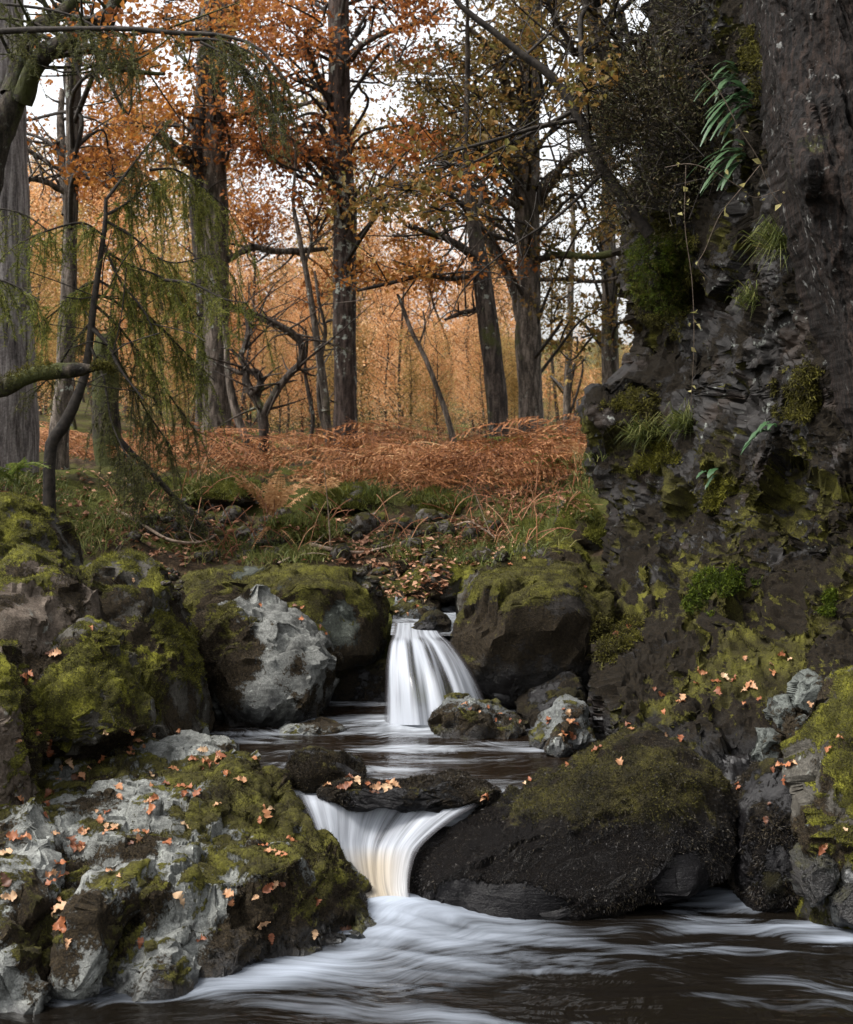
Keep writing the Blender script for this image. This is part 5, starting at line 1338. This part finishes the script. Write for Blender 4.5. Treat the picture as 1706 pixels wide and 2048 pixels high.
Tree('slender_tree', 'thin straight trunk between the thick right trunk and the cliff', 'tree', [(1132, 850, 16), (1138, 700, 14), (1142, 560, 12), (1146, 430, 9)], 18.0, 'bark_oak', seed=442, ns=8).crown([(1120, 690, 60, 40, 130), (1170, 720, 60, 40, 130), (1120, 770, 70, 36, 220), (1180, 790, 70, 36, 220), (1150, 640, 50, 30, 110)], 'leaf_buff')
# small crooked trees among the bracken
t = Tree('crooked_tree', 'small dark crooked tree forking into two bent arms', 'tree', [(528, 900, 22), (527, 860, 21), (524, 826, 22)], 13.2, 'bark_dark', seed=451, ext=0, ns=9)
t.limb([(526, 832, 20), (512, 800, 17), (492, 770, 16), (490, 735, 14), (478, 712, 13), (486, 690, 11), (492, 650, 9), (480, 610, 6)], .2, 452)
t.limb([(526, 832, 20), (540, 806, 17), (556, 780, 16), (578, 752, 15), (602, 728, 14), (606, 700, 13), (598, 675, 12), (570, 656, 10), (540, 640, 7), (500, 622, 5)], -.2, 453)
t.limb([(500, 790, 12), (520, 768, 14), (512, 742, 10), (480, 745, 10), (455, 735, 7)], .1, 454)
Tree('crooked_tree', 'bent grey stem leaning left beside the small crooked tree', 'tree', [(500, 900, 20), (480, 850, 18), (466, 800, 17), (456, 740, 13), (450, 660, 10)], 13.6, 'bark_oak', seed=455, ext=1, ns=9)
t = Tree('slender_tree', 'slender wavy tree just left of the central lichened trunk', 'tree', [(658, 900, 16), (648, 780, 16), (634, 680, 15), (622, 600, 13), (608, 520, 11), (594, 450, 9), (586, 400, 7)], 13.4, 'bark_oak', seed=456, ext=.6, ns=8)
t.limb([(655, 880, 12), (638, 800, 12), (640, 720, 10), (650, 660, 8), (636, 600, 7), (628, 540, 5)], .1, 457)
t.limb([(610, 530, 7), (622, 480, 6), (616, 440, 4)], .1, 458)
Tree('slender_tree', 'thin sinuous sapling leaning left in the orange clearing', 'tree', [(912, 910, 13), (896, 840, 12), (872, 770, 11), (850, 715, 10), (822, 660, 9), (800, 600, 7), (794, 588, 5)], 13.0, 'bark_oak', seed=459, ext=0, ns=8).limb([(838, 690, 5), (850, 650, 4), (846, 620, 3)], .1, 460)
Tree('slender_tree', 'thin dark stem behind the slender wavy tree', 'tree', [(618, 900, 9), (626, 840, 9), (616, 780, 8), (610, 740, 6)], 14.5, 'bark_dark', seed=461, ext=.8, ns=7)
# left side
t = Tree('conifer_tree', 'massive pale grey furrowed trunk cut by the left edge', 'tree', [(0, 960, 150), (2, 800, 138), (0, 600, 126), (-4, 400, 118), (-6, 200, 112), (-8, 0, 106), (-8, -120, 100)], 9.6, 'bark_grey', seed=471, ns=28, rough=.05)
t = Tree('oak_tree', 'upright dark trunk between the grey furrowed trunk and the drooping larch', 'tree', [(108, 985, 66), (116, 900, 46), (128, 780, 38), (136, 600, 34), (142, 420, 28), (146, 250, 30), (148, 60, 26), (148, -60, 24)], 11.0, 'bark_oak', seed=481)
t.limb([(138, 420, 22), (118, 350, 22), (108, 290, 20), (96, 220, 16), (92, 150, 13)], .5, 482)
t.limb([(128, 430, 12), (136, 340, 14), (112, 260, 12)], .3, 483)
t.limb([(134, 385, 11), (90, 365, 12), (56, 368, 10)], -.2, 484)
t.limb([(128, 345, 7), (90, 322, 9), (58, 302, 7)], -.2, 485)
t.crown(auto_pads(15, (-40, -60, 300, 420), 15, 80, 36, 190), 'leaf_orange')
t = Tree('broken_trunk', 'short thick broken trunk greened with moss behind the drooping larch', 'tree stump', [(222, 950, 62), (214, 850, 56), (212, 740, 52), (210, 690, 46), (208, 668, 30)], 11.8, 'bark_mossy', seed=491, ext=0)
t = Tree('mossy_oak', 'old mossy oak with heavy limb sweeping up to the right across the top left', 'tree', [(-140, 1000, 110), (-120, 700, 104), (-70, 470, 92), (-20, 300, 76), (20, 220, 58), (40, 180, 46)], 8.6, 'bark_mossy', seed=501, ext=0, ns=16, rough=.2)
t.limb([(40, 200, 44), (90, 120, 36), (150, 95, 33), (220, 62, 30), (270, 20, 27), (330, -60, 22)], -.4, 502, ns=12, rough=.2, bark='bark_mossy')
t.limb([(20, 190, 40), (50, 60, 32), (100, 10, 26), (150, -60, 22)], .3, 503, ns=10)
t.limb([(110, 110, 18), (190, 110, 12), (215, 140, 14), (208, 165, 12), (222, 190, 7)], -.3, 504)
t.limb([(215, 118, 12), (240, 140, 12), (290, 155, 9), (340, 165, 6)], -.2, 505)
t.crown([(200, 60, 90, 40, 80), (260, 110, 80, 30, 70), (330, 40, 70, 30, 60)], 'leaf_orange', size=.042, limbs=False)

# green drooping larch in front of the trunks
def needle_twig(mn, mw, path, rad, per, L, r, droopy=True):
    path = np.asarray(path)
    n = len(path)
    tube(mw, path, np.linspace(rad, rad * .35, n), 4)
    k = max(4, int(per))
    i = r.random(k) * (n - 1.001); i0 = i.astype(int)
    p = path[i0] + (path[i0 + 1] - path[i0]) * (i - i0)[:, None]
    d = r.normal(size=(k, 3)) * np.array([1, 1, .7]) + unit(path[-1] - path[0]) * .7
    blades(p, d, L * r.uniform(.6, 1.3, k), .0042, mn, r)

def weeping_branch(root, o, path, Y, rad, nh, hang, r, mat='needle', dens=150, L=.026, dY=0.0, both=True):
    """path px; hanging side twigs clothed in needles"""
    p = np.asarray(path, float)
    pos = P(p[:, 0], p[:, 1], Y); pos[:, 1] += np.linspace(0, dY, len(pos))
    q = smooth_path(pos, 18) - o
    mw, mn = MB(), MB()
    tube(mw, q, np.linspace(rad, rad * .35, 18), 5, .1, 3)
    for k in range(nh):
        i = r.uniform(2, 16.9); i0 = int(i)
        b = q[i0] + (q[i0 + 1] - q[i0]) * (i - i0)
        hl = hang * r.uniform(.35, 1.2) / F * Y
        out = unit(q[min(i0 + 2, 17)] - q[i0]) * hl * r.uniform(.05, .5) + np.array([r.normal() * .06, r.normal() * .12, 0])
        e1 = b + out * .6 + np.array([0, 0, -hl * .3]); e2 = b + out + np.array([0, 0, -hl])
        tw = smooth_path([b, e1, e2], 7)
        needle_twig(mn, mw, tw, .0028, dens * hl / .3, L, r)
        for s in range(2):
            j = r.integers(1, 5)
            e = tw[j] + r.normal(size=3) * np.array([.06, .06, .03]) + np.array([0, 0, -hl * .3])
            needle_twig(mn, mw, smooth_path([tw[j], (tw[j] + e) / 2 + r.normal(size=3) * .01, e], 5), .002, dens * hl / .8, L, r)
    bo = ob('bough', mw.build('bough'), M['bark_twig'], root)
    ob('needles', mn.build('needles', False), M[mat], bo)

r = np.random.default_rng(511)
Y = 8.4
t = Tree('young_larch', 'young dark stemmed larch with drooping green needle curtains', 'tree', [(100, 905, 26), (125, 855, 24), (152, 800, 20), (172, 740, 17), (182, 660, 15), (190, 590, 13), (200, 520, 11), (210, 450, 9), (212, 395, 7)], Y, 'bark_twig', seed=511, ext=0, ns=8)
for pth, nh, hang, mt in [([(212, 430), (240, 400), (280, 350), (305, 330)], 26, 150, 'needle'), ([(208, 440), (260, 470), (330, 520), (420, 500)], 30, 160, 'needle'),
                          ([(204, 500), (260, 530), (330, 560), (400, 640)], 26, 170, 'needle'), ([(196, 560), (260, 600), (340, 680), (420, 760)], 26, 150, 'needle'),
                          ([(190, 610), (240, 660), (310, 760), (380, 860)], 24, 130, 'needle_dark'), ([(184, 650), (230, 720), (280, 820), (330, 900)], 24, 120, 'needle_dark'),
                          ([(180, 690), (215, 760), (240, 850), (285, 930)], 18, 110, 'needle_dark'), ([(206, 470), (170, 450), (110, 470), (60, 500)], 20, 100, 'needle'),
                          ([(196, 560), (150, 570), (90, 610), (30, 640)], 22, 110, 'needle'), ([(186, 640), (140, 680), (90, 740), (40, 780)], 14, 90, 'needle_dark'),
                          ([(212, 400), (250, 330), (290, 260), (320, 210)], 18, 120, 'needle_dark'), ([(300, 340), (340, 330), (380, 350), (440, 400)], 20, 170, 'needle'),
                          ([(330, 560), (390, 570), (450, 600), (500, 610)], 16, 110, 'needle'), ([(205, 480), (240, 560), (300, 640), (330, 760)], 20, 140, 'needle')]:
    weeping_branch(t.root, t.o, pth, Y, .010, nh, hang, r, mt, dY=r.uniform(-.5, .5))
t.limb([(182, 655, 9), (220, 690, 8), (250, 740, 6), (300, 800, 4)], -.2, 512)
t.limb([(190, 590, 7), (225, 600, 6), (262, 640, 5), (290, 700, 3)], .1, 513)
r = np.random.default_rng(521)
Y = 7.9
t = Tree('spruce_tree', 'spruce outside the left edge sending a long drooping bough across the top', 'tree', [(-420, 1080, 100), (-410, 700, 90), (-400, 300, 80), (-395, -60, 70)], Y, 'bark_dark', seed=521, ext=1.5)
weeping_branch(t.root, t.o, [(-400, 40), (-150, 70), (60, 66), (250, 66), (360, 78), (440, 84), (520, 110), (580, 180)], Y, .022, 34, 120, r, 'needle_dark', dens=170, dY=-.2)
weeping_branch(t.root, t.o, [(380, 80), (430, 80), (480, 95), (530, 130), (560, 190)], Y - .2, .010, 40, 110, r, 'needle_dark', dens=110)
weeping_branch(t.root, t.o, [(400, 84), (450, 110), (500, 150), (570, 260)], Y - .3, .008, 26, 90, r, 'needle_dark', dens=100)
weeping_branch(t.root, t.o, [(-400, -20), (-100, 0), (100, 20), (200, 60), (280, 140)], Y + .3, .012, 40, 120, r, 'needle_dark', dens=160)
weeping_branch(t.root, t.o, [(-400, 520), (-150, 540), (0, 560), (80, 600)], Y, .012, 36, 120, r, 'needle', dens=160)
weeping_branch(t.root, t.o, [(-400, 400), (-150, 420), (20, 420), (110, 470)], Y + .4, .010, 26, 90, r, 'needle', dens=100)
r = np.random.default_rng(531)
t = Tree('fallen_conifer_bough', 'broken conifer bough trailing down the bank to the stone heap', 'branch', [(240, 880, 12), (262, 905, 13), (290, 930, 12), (330, 975, 11), (365, 1010, 10), (400, 1050, 6)], 8.9, 'bark_twig', seed=531, ext=0, ns=6, flare=.3, rooted=False)
weeping_branch(t.root, t.o, [(240, 880), (290, 930), (350, 990), (405, 1060)], 8.9, .006, 50, 70, r, 'needle_dark', dens=90)
weeping_branch(t.root, t.o, [(225, 880), (250, 930), (275, 980), (300, 1040)], 8.9, .005, 30, 70, r, 'needle_dark', dens=70)
t = Tree('mossy_limb', 'thick mossy broken limb reaching in from the left edge at mid height', 'branch', [(-160, 860, 30), (-60, 800, 32), (0, 778, 30), (60, 752, 26), (120, 742, 24), (170, 738, 22), (205, 734, 18), (222, 742, 8)], 7.6, 'bark_mossy', seed=541, ext=0, ns=16, rough=.4, flare=.6, rooted=False)

def wood_moss(t, n, mat, L, seed, lo=-.2):
    o = [c for c in t.root.children if c.name.startswith('trunk')][0]
    V = np.array([v.co[:] for v in o.data.vertices]); nn = np.array([v.normal[:] for v in o.data.vertices])
    r = np.random.default_rng(seed)
    ok = np.where((nn[:, 2] > lo) & (fbm(V * 3, 2, seed) > -.15))[0]
    i = r.choice(ok, n)
    mb = MB(); blades(V[i] + r.normal(size=(n, 3)) * .012, nn[i] + r.normal(size=(n, 3)) * .6, L * r.uniform(.5, 1.4, n), .005, mb, r)
    ob('moss', mb.build('moss', False), M[mat], t.root, 'stuff')
wood_moss(t, 5000, 'moss_olive', .018, 545, -.1)

# sapling arching out of the cliff top and oak limb above it
t = Tree('leaning_sapling', 'dark bare sapling arching from the cliff up to the left', 'tree', [(1300, 470, 26), (1210, 345, 24), (1188, 305, 23), (1160, 240, 22), (1140, 200, 20), (1095, 145, 18), (1045, 110, 16), (990, 65, 14), (930, 20, 12), (880, -30, 9)], 8.0, 'bark_twig', seed=551, ext=.6, ns=9, flare=.5, rooted=False)
t.limb([(1160, 240, 10), (1080, 258, 9), (990, 290, 7), (900, 320, 5), (840, 350, 3)], -.3, 552)
t.limb([(1150, 220, 9), (1060, 262, 7), (960, 310, 5), (880, 345, 3)], .2, 553)
t.limb([(1050, 112, 7), (1080, 80, 6), (1110, 50, 4)], .1, 554)
t.limb([(1210, 340, 9), (1120, 430, 6), (1020, 500, 4), (930, 580, 3), (900, 640, 2)], -.3, 555)
t.crown([(900, 330, 80, 24, 70), (820, 380, 90, 30, 110), (960, 300, 60, 24, 60), (760, 410, 90, 30, 110), (880, 420, 90, 26, 90), (1000, 270, 60, 24, 60)], 'leaf_olive', size=.04, spread=.3, limbs=False, twigs=14)
t = Tree('oak_tree', 'oak leaning over from the cliff top with dark twisting boughs', 'tree', [(1420, 60, 44), (1330, 150, 40), (1260, 150, 36), (1220, 120, 34), (1195, 60, 30), (1170, -30, 26)], 9.4, 'bark_dark', seed=561, ext=1.0, ns=10, flare=.5, rooted=False)
t.limb([(1215, 120, 20), (1230, 200, 18), (1225, 260, 14), (1210, 300, 9)], -.2, 562)
t.limb([(1205, 90, 14), (1150, 110, 14), (1135, 90, 12), (1110, 60, 9), (1090, 20, 6)], -.2, 563)
t.limb([(1225, 90, 9), (1290, 90, 8), (1340, 80, 5)], -.2, 564)
t.crown(auto_pads(16, (1040, -60, 1300, 260), 16, 70, 34, 120) + auto_pads(17, (1100, -620, 1900, -140), 34, 160, 60, 420) + auto_pads(18, (420, -1000, 1150, -480), 46, 150, 60, 420), 'leaf_olive', size=.042, spread=1.2)  # the two higher pad sets are out of view, added to shade the cliff

# far wood: slender amber trees, each a tree of its own
def far_tree(seed, h, leaf, nl, wid, size, shape):
    r = np.random.default_rng(seed)
    mw, ml = MB(), MB()
    ax = smooth_path([(0, 0, -.2), (r.normal() * .25, r.normal() * .2, h * .3), (r.normal() * .35, r.normal() * .3, h * .65), (r.normal() * .6, r.normal() * .5, h)], 10)
    tube(mw, ax, np.linspace(.055, .008, 10) * h / 6, 5)
    lp = []
    for k in range(46):
        f = r.uniform(.08, .98) if shape else r.uniform(.3, 1)
        s = np.array([np.interp(f * h, ax[:, 2], ax[:, j]) for j in range(3)])
        a = r.uniform(0, 6.28); L = wid * (1 - f * .7) * r.uniform(.5, 1.1)
        e = s + np.array([math.cos(a) * L, math.sin(a) * L, L * r.uniform(.3, 1.1)])
        q = smooth_path([s, (s + e) / 2 + r.normal(size=3) * .08, e], 6)
        tube(mw, q, np.linspace(.016, .004, 6), 3)
        N = nl // 46
        tt = r.uniform(.15, 1.1, N)[:, None]
        lp.append(s + (e - s) * tt + r.normal(size=(N, 3)) * np.array([.22, .22, .20]))
    leaf_quads(np.concatenate(lp), size, .3, .6, r, ml)
    w = mw.build('trunk'); w.materials.append(M['bark_dark'])
    c = ml.build('crown', False); c.materials.append(M[leaf])
    return w, c
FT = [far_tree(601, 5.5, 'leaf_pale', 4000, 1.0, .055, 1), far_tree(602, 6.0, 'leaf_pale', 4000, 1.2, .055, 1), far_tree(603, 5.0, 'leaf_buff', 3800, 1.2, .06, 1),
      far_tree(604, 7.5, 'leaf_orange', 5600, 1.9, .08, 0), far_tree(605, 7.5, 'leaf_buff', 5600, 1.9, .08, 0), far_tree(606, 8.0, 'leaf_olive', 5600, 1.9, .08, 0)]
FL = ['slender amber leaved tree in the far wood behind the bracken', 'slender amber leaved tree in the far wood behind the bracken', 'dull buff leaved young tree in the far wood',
      'taller orange leaved tree in the far wood', 'taller buff leaved tree in the far wood', 'taller olive brown tree in the far wood']
r = np.random.default_rng(611)
FH = [5.5, 6.0, 5.0, 7.5, 7.5, 8.0]
def put_far(kind, px, Y, top):
    x = (px - CX) / F * Y
    sc = (CZ + (H0 - top) / F * Y - ground_z([(x, Y)])[0]) / FH[kind] / 1.1
    sc = max(sc, .3)
    w, c = FT[kind]
    root = empty('woodland_tree', (x, Y, ground_z([(x, Y)])[0]), FL[kind], 'tree', FL[kind].replace(' tree in', ' trees in'))
    root.rotation_euler = (0, 0, r.uniform(0, 6.28)); root.scale = (sc, sc, sc * r.uniform(.9, 1.1))
    for nm, me in (('trunk', w), ('crown', c)):
        ob(nm, me, None, root)
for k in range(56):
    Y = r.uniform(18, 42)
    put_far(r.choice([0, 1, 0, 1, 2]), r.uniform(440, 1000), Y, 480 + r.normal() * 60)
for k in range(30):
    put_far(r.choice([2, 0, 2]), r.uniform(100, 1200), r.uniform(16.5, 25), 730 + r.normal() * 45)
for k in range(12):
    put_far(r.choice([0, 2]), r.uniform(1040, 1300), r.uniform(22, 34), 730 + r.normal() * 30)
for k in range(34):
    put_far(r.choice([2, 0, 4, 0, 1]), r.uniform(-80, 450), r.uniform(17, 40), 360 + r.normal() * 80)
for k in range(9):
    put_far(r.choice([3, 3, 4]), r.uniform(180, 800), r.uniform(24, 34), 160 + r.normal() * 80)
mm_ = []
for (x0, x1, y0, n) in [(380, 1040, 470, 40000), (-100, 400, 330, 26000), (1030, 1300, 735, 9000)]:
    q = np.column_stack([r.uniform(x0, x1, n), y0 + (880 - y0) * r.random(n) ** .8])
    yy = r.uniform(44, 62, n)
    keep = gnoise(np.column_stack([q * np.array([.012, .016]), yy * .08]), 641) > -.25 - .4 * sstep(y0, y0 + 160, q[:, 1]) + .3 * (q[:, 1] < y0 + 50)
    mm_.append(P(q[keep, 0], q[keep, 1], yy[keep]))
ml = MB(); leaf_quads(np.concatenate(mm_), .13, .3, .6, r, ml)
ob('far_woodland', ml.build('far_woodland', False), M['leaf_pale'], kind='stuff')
for px, Y, top, kd in [(1120, 26, 330, 5), (1255, 24, 300, 5), (980, 27, 300, 5), (880, 26, 330, 3)]:
    put_far(kd, px, Y, top)

# ------------------------------------------------------------------ plants on the cliff
BVH, BID, BNM = bvh_of(ROCKS + [_gm])
def strap_fern(label, px, py, n, L, seed, Yoff=-.06):
    h = look(px, py)
    p = h[0] + np.array([0, Yoff, 0])
    root = empty('cliff_fern', tuple(p), label, 'fern')
    r = np.random.default_rng(seed)
    for k in range(n):
        d = unit(np.array([-1.0 + r.normal() * .45, -.5 + r.normal() * .3, .35 + r.normal() * .45]))
        ln = L * r.uniform(.6, 1.15)
        t = np.linspace(0, 1, 9)[:, None]
        path = r.normal(size=3) * .02 + d * ln * t + np.array([0, 0, -.75]) * ln * t ** 2
        side = unit(np.cross(d, np.array([0, 0, 1.0]))); nr = np.cross(side, d)
        wd = .016 * np.sin(np.pi * np.clip(t * .92 + .06, 0, 1)) ** .6 * r.uniform(.7, 1.3)
        wav = nr * (np.sin(t * 30 + k) * .003)
        V = np.stack([path - side * wd + nr * .005 + wav, path, path + side * wd + nr * .005 - wav], 1).reshape(-1, 3)
        ob('frond', mesh('frond', V, grid_faces(9, 3)), M['fern_cliff'], root)
strap_fern('glossy strap leaved fern uppermost on the cliff', 1470, 160, 9, .26, 701)
strap_fern('large glossy strap leaved fern hanging from the cliff below the uppermost one', 1490, 205, 14, .32, 702)
strap_fern('glossy fern with down hanging fronds in the dark recess of the cliff', 1480, 320, 12, .28, 703)
strap_fern('small glossy fern on the dark rock midway down the cliff', 1530, 860, 6, .12, 704)
strap_fern('tiny fern on the mossy ledge low on the cliff', 1425, 945, 5, .08, 705)

def heather_bush(label, boxes, seed, n, mat='heather', name='heather_bush', L=.10, back=.25):
    r = np.random.default_rng(seed); mw, ml = MB(), MB()
    pts = []
    for (x0, y0, x1, y1, Y0, Y1) in boxes:
        k = n // len(boxes)
        pts.append(P(r.uniform(x0, x1, k), r.uniform(y0, y1, k), r.uniform(Y0, Y1, k)))
    p = np.concatenate(pts)
    p = p[fbm(p * 3.0, 3, seed) > -.02] + r.normal(size=(1, 3)) * 0
    p = p + r.normal(size=p.shape) * np.array([.07, .05, .07])
    o = p.mean(0)
    root = empty(name, tuple(o), label, 'shrub')
    d = r.normal(size=p.shape) * np.array([.8, .8, .6]) + np.array([-.5, -.4, .3])
    L_ = L * r.uniform(.6, 1.5, len(p))
    for k in range(0, len(p), 3):
        e = p[k] + unit(d[k]) * L_[k] * 1.6
        tube(mw, np.array([p[k] - unit(d[k]) * .06, (p[k] + e) / 2 + r.normal(size=3) * .012, e]) - o, .0025, 3)
    t = r.random((len(p), 9, 1))
    lp = (p[:, None] + unit(d)[:, None] * L_[:, None, None] * t * 1.5).reshape(-1, 3) + r.normal(size=(len(p) * 9, 3)) * .012
    blades(lp - o, r.normal(size=lp.shape) + np.repeat(unit(d), 9, 0) * 1.2, .022, .007, ml, r)
    ob('stems', mw.build('stems'), M['bark_twig'], root)
    ob('foliage', ml.build('foliage', False), M[mat], root)
heather_bush('dark heather and bilberry scrub hanging from the cliff top', [(1215, 130, 1420, 330, 7.7, 8.6), (1260, -60, 1500, 160, 7.5, 8.6), (1195, 250, 1330, 400, 7.8, 8.5), (1290, 200, 1440, 430, 7.6, 8.2), (1180, 200, 1300, 300, 7.8, 8.4), (1300, 60, 1470, 260, 7.4, 7.9)], 711, 5200, L=.16)
def moss_patch(label, outline, n, mat, L=.03, thick=.05, grav=.5, seed=1, width=.006):
    """a cushion of moss tufts grown on the rock that the outline covers"""
    poly = np.asarray(outline, float); r = np.random.default_rng(seed)
    q = r.uniform(poly.min(0), poly.max(0), (n * 3, 2))
    d = polygon_sd(poly, q); ext = np.abs(d).max()
    d = d + 34 * fbm(np.column_stack([q * .022, np.full(len(q), seed)]), 4, seed) - 4
    pts, nn, dd = [], [], []
    for (a, b), e in zip(q[d > 0][:n // 6], d[d > 0]):
        h = look(a, b)
        if h is None: continue
        pts.append(h[0]); nn.append(h[1]); dd.append(e)
    pts, nn, dd = np.array(pts), np.array(nn), np.array(dd)
    p = np.repeat(pts, 6, 0); m = np.repeat(nn, 6, 0); dd = np.repeat(dd, 6)
    hgt = thick * sstep(0, 25, dd) * (.6 + .8 * (fbm(p * 9, 3, seed) + .4))
    p = p + r.normal(size=p.shape) * .007 + unit(m + np.array([0, -.4, .2])) * (hgt * r.random(len(p)) ** .5)[:, None]
    o0 = pts.mean(0); mb = MB()
    blades(p - o0, m * .5 + r.normal(size=p.shape) * .6 + np.array([0, -.2, .3 - grav]), L * r.uniform(.5, 1.4, len(p)), width, mb, r)
    o = ob('moss_patch', mb.build('moss_patch', False), M[mat]); o.location = o0
    tag(o, label, 'moss')
moss_patch('vivid green moss cushion hanging on the left shoulder of the cliff', [(1240, 500), (1290, 460), (1355, 450), (1385, 500), (1380, 590), (1340, 645), (1290, 630), (1245, 600)], 12000, 'moss_bright', .018, .05, .8, 721, .004)
moss_patch('olive moss fringe spreading round the vivid moss cushion on the cliff', [(1245, 470), (1320, 430), (1390, 450), (1400, 560), (1370, 680), (1300, 670), (1255, 620)], 9000, 'moss_olive', .02, .05, .8, 730, .004)
moss_patch('olive moss patch low on the cliff beside the leaning trunk', [(1535, 810), (1560, 740), (1620, 715), (1650, 790), (1615, 840), (1550, 830)], 4500, 'moss_olive', .022, .04, .5, 722)
moss_patch('diagonal ledge of yellow moss crossing the lower cliff', [(1256, 965), (1290, 910), (1350, 865), (1372, 880), (1340, 925), (1290, 955)], 4500, 'moss_green', .02, .04, .1, 723)
moss_patch('second diagonal ledge of yellow moss lower on the cliff', [(1395, 1005), (1420, 955), (1455, 925), (1468, 945), (1455, 990), (1420, 1020)], 4000, 'moss_green', .02, .04, .1, 724)
moss_patch('mossy strip on the outer edge of the cliff top beside the leaning trunk', [(1478, 130), (1495, 50), (1515, 50), (1525, 140), (1512, 210), (1488, 195)], 3000, 'moss_olive', .02, .03, .3, 725)
moss_patch('bright moss spilling over the broken foot of the cliff', [(1370, 1190), (1400, 1150), (1470, 1130), (1520, 1160), (1460, 1200), (1410, 1230), (1380, 1230)], 4500, 'moss_bright', .018, .03, .2, 726)
moss_patch('small vivid moss clump at the right end of the cliff foot', [(1620, 1215), (1640, 1185), (1670, 1180), (1672, 1210), (1645, 1230)], 1800, 'moss_bright', .018, .03, .2, 727)
moss_patch('moss hanging over the mossy shoulder at the cliff foot above the pool', [(1170, 1290), (1200, 1240), (1280, 1230), (1290, 1280), (1230, 1330), (1190, 1330)], 4500, 'moss_olive', .018, .03, .3, 728)
moss_patch('green moss on the squared corner of the cliff beside the bracken', [(1200, 815), (1240, 780), (1310, 770), (1330, 830), (1310, 900), (1270, 880), (1260, 820)], 4000, 'moss_olive', .022, .04, .3, 729)

def vine(label, path, Y, seed, nleaf=10, rad=.002):
    r = np.random.default_rng(seed)
    q = smooth_path(P(*np.asarray(path, float).T, Y), 26)
    mb = MB(); tube(mb, q, np.linspace(rad, rad * .6, 26), 4)
    o = ob('vine', mb.build('vine'), M['bark_vine']); tag(o, label, 'vine')
    ml = MB()
    i = r.integers(2, 26, nleaf)
    leaf_quads(q[i] + r.normal(size=(nleaf, 3)) * .012, .035, .3, .55, r, ml)
    ob('leaves', ml.build('leaves', False), M['vine_leaf'], o)
vine('bare arching stem crossing the dark cliff recess to the leaning trunk', [(1400, 140), (1440, 185), (1480, 260), (1515, 315), (1540, 380), (1562, 410)], 5.9, 731, 5, .0028)
vine('long vine hanging straight down past the green moss cushion', [(1372, 330), (1370, 450), (1384, 560), (1388, 680), (1382, 810)], 6.6, 732, 14)
vine('thin trailing stem bowed across the cliff below the lowest hanging fern', [(1330, 335), (1380, 328), (1430, 345), (1480, 375), (1510, 395), (1560, 380)], 6.0, 733, 8, .0022)
vine('thin hanging stem curling in the dark cliff recess', [(1520, 330), (1480, 380), (1440, 430), (1410, 500), (1396, 530), (1420, 560)], 6.4, 734, 4)
# grass hanging from the cliff
def cliff_grass(label, px, py, n, L, seed, mat='grass'):
    h = look(px, py)
    p = h[0] + np.array([0, -.03, 0])
    r = np.random.default_rng(seed); mb = MB()
    base = r.normal(size=(n, 3)) * np.array([.035, .02, .02])
    d = r.normal(size=(n, 3)) * .4 + np.array([-.6, -.5, .35])
    grass_blades(base, d, L * r.uniform(.5, 1.3, n), .005, mb, r, 1.6)
    o = ob('grass_tuft', mb.build('grass_tuft', False), M[mat]); o.location = p
    tag(o, label, 'grass tuft')
cliff_grass('long grass tuft hanging beside the leaning trunk on the cliff', 1560, 490, 160, .22, 741)
cliff_grass('dry grass tuft on the ledge of the lower cliff', 1370, 850, 160, .20, 742)
cliff_grass('green grass tuft on the left shoulder of the lower cliff', 1290, 870, 140, .16, 743)
cliff_grass('thin grass tuft among the grey rocks in mid cliff', 1500, 600, 90, .12, 744)
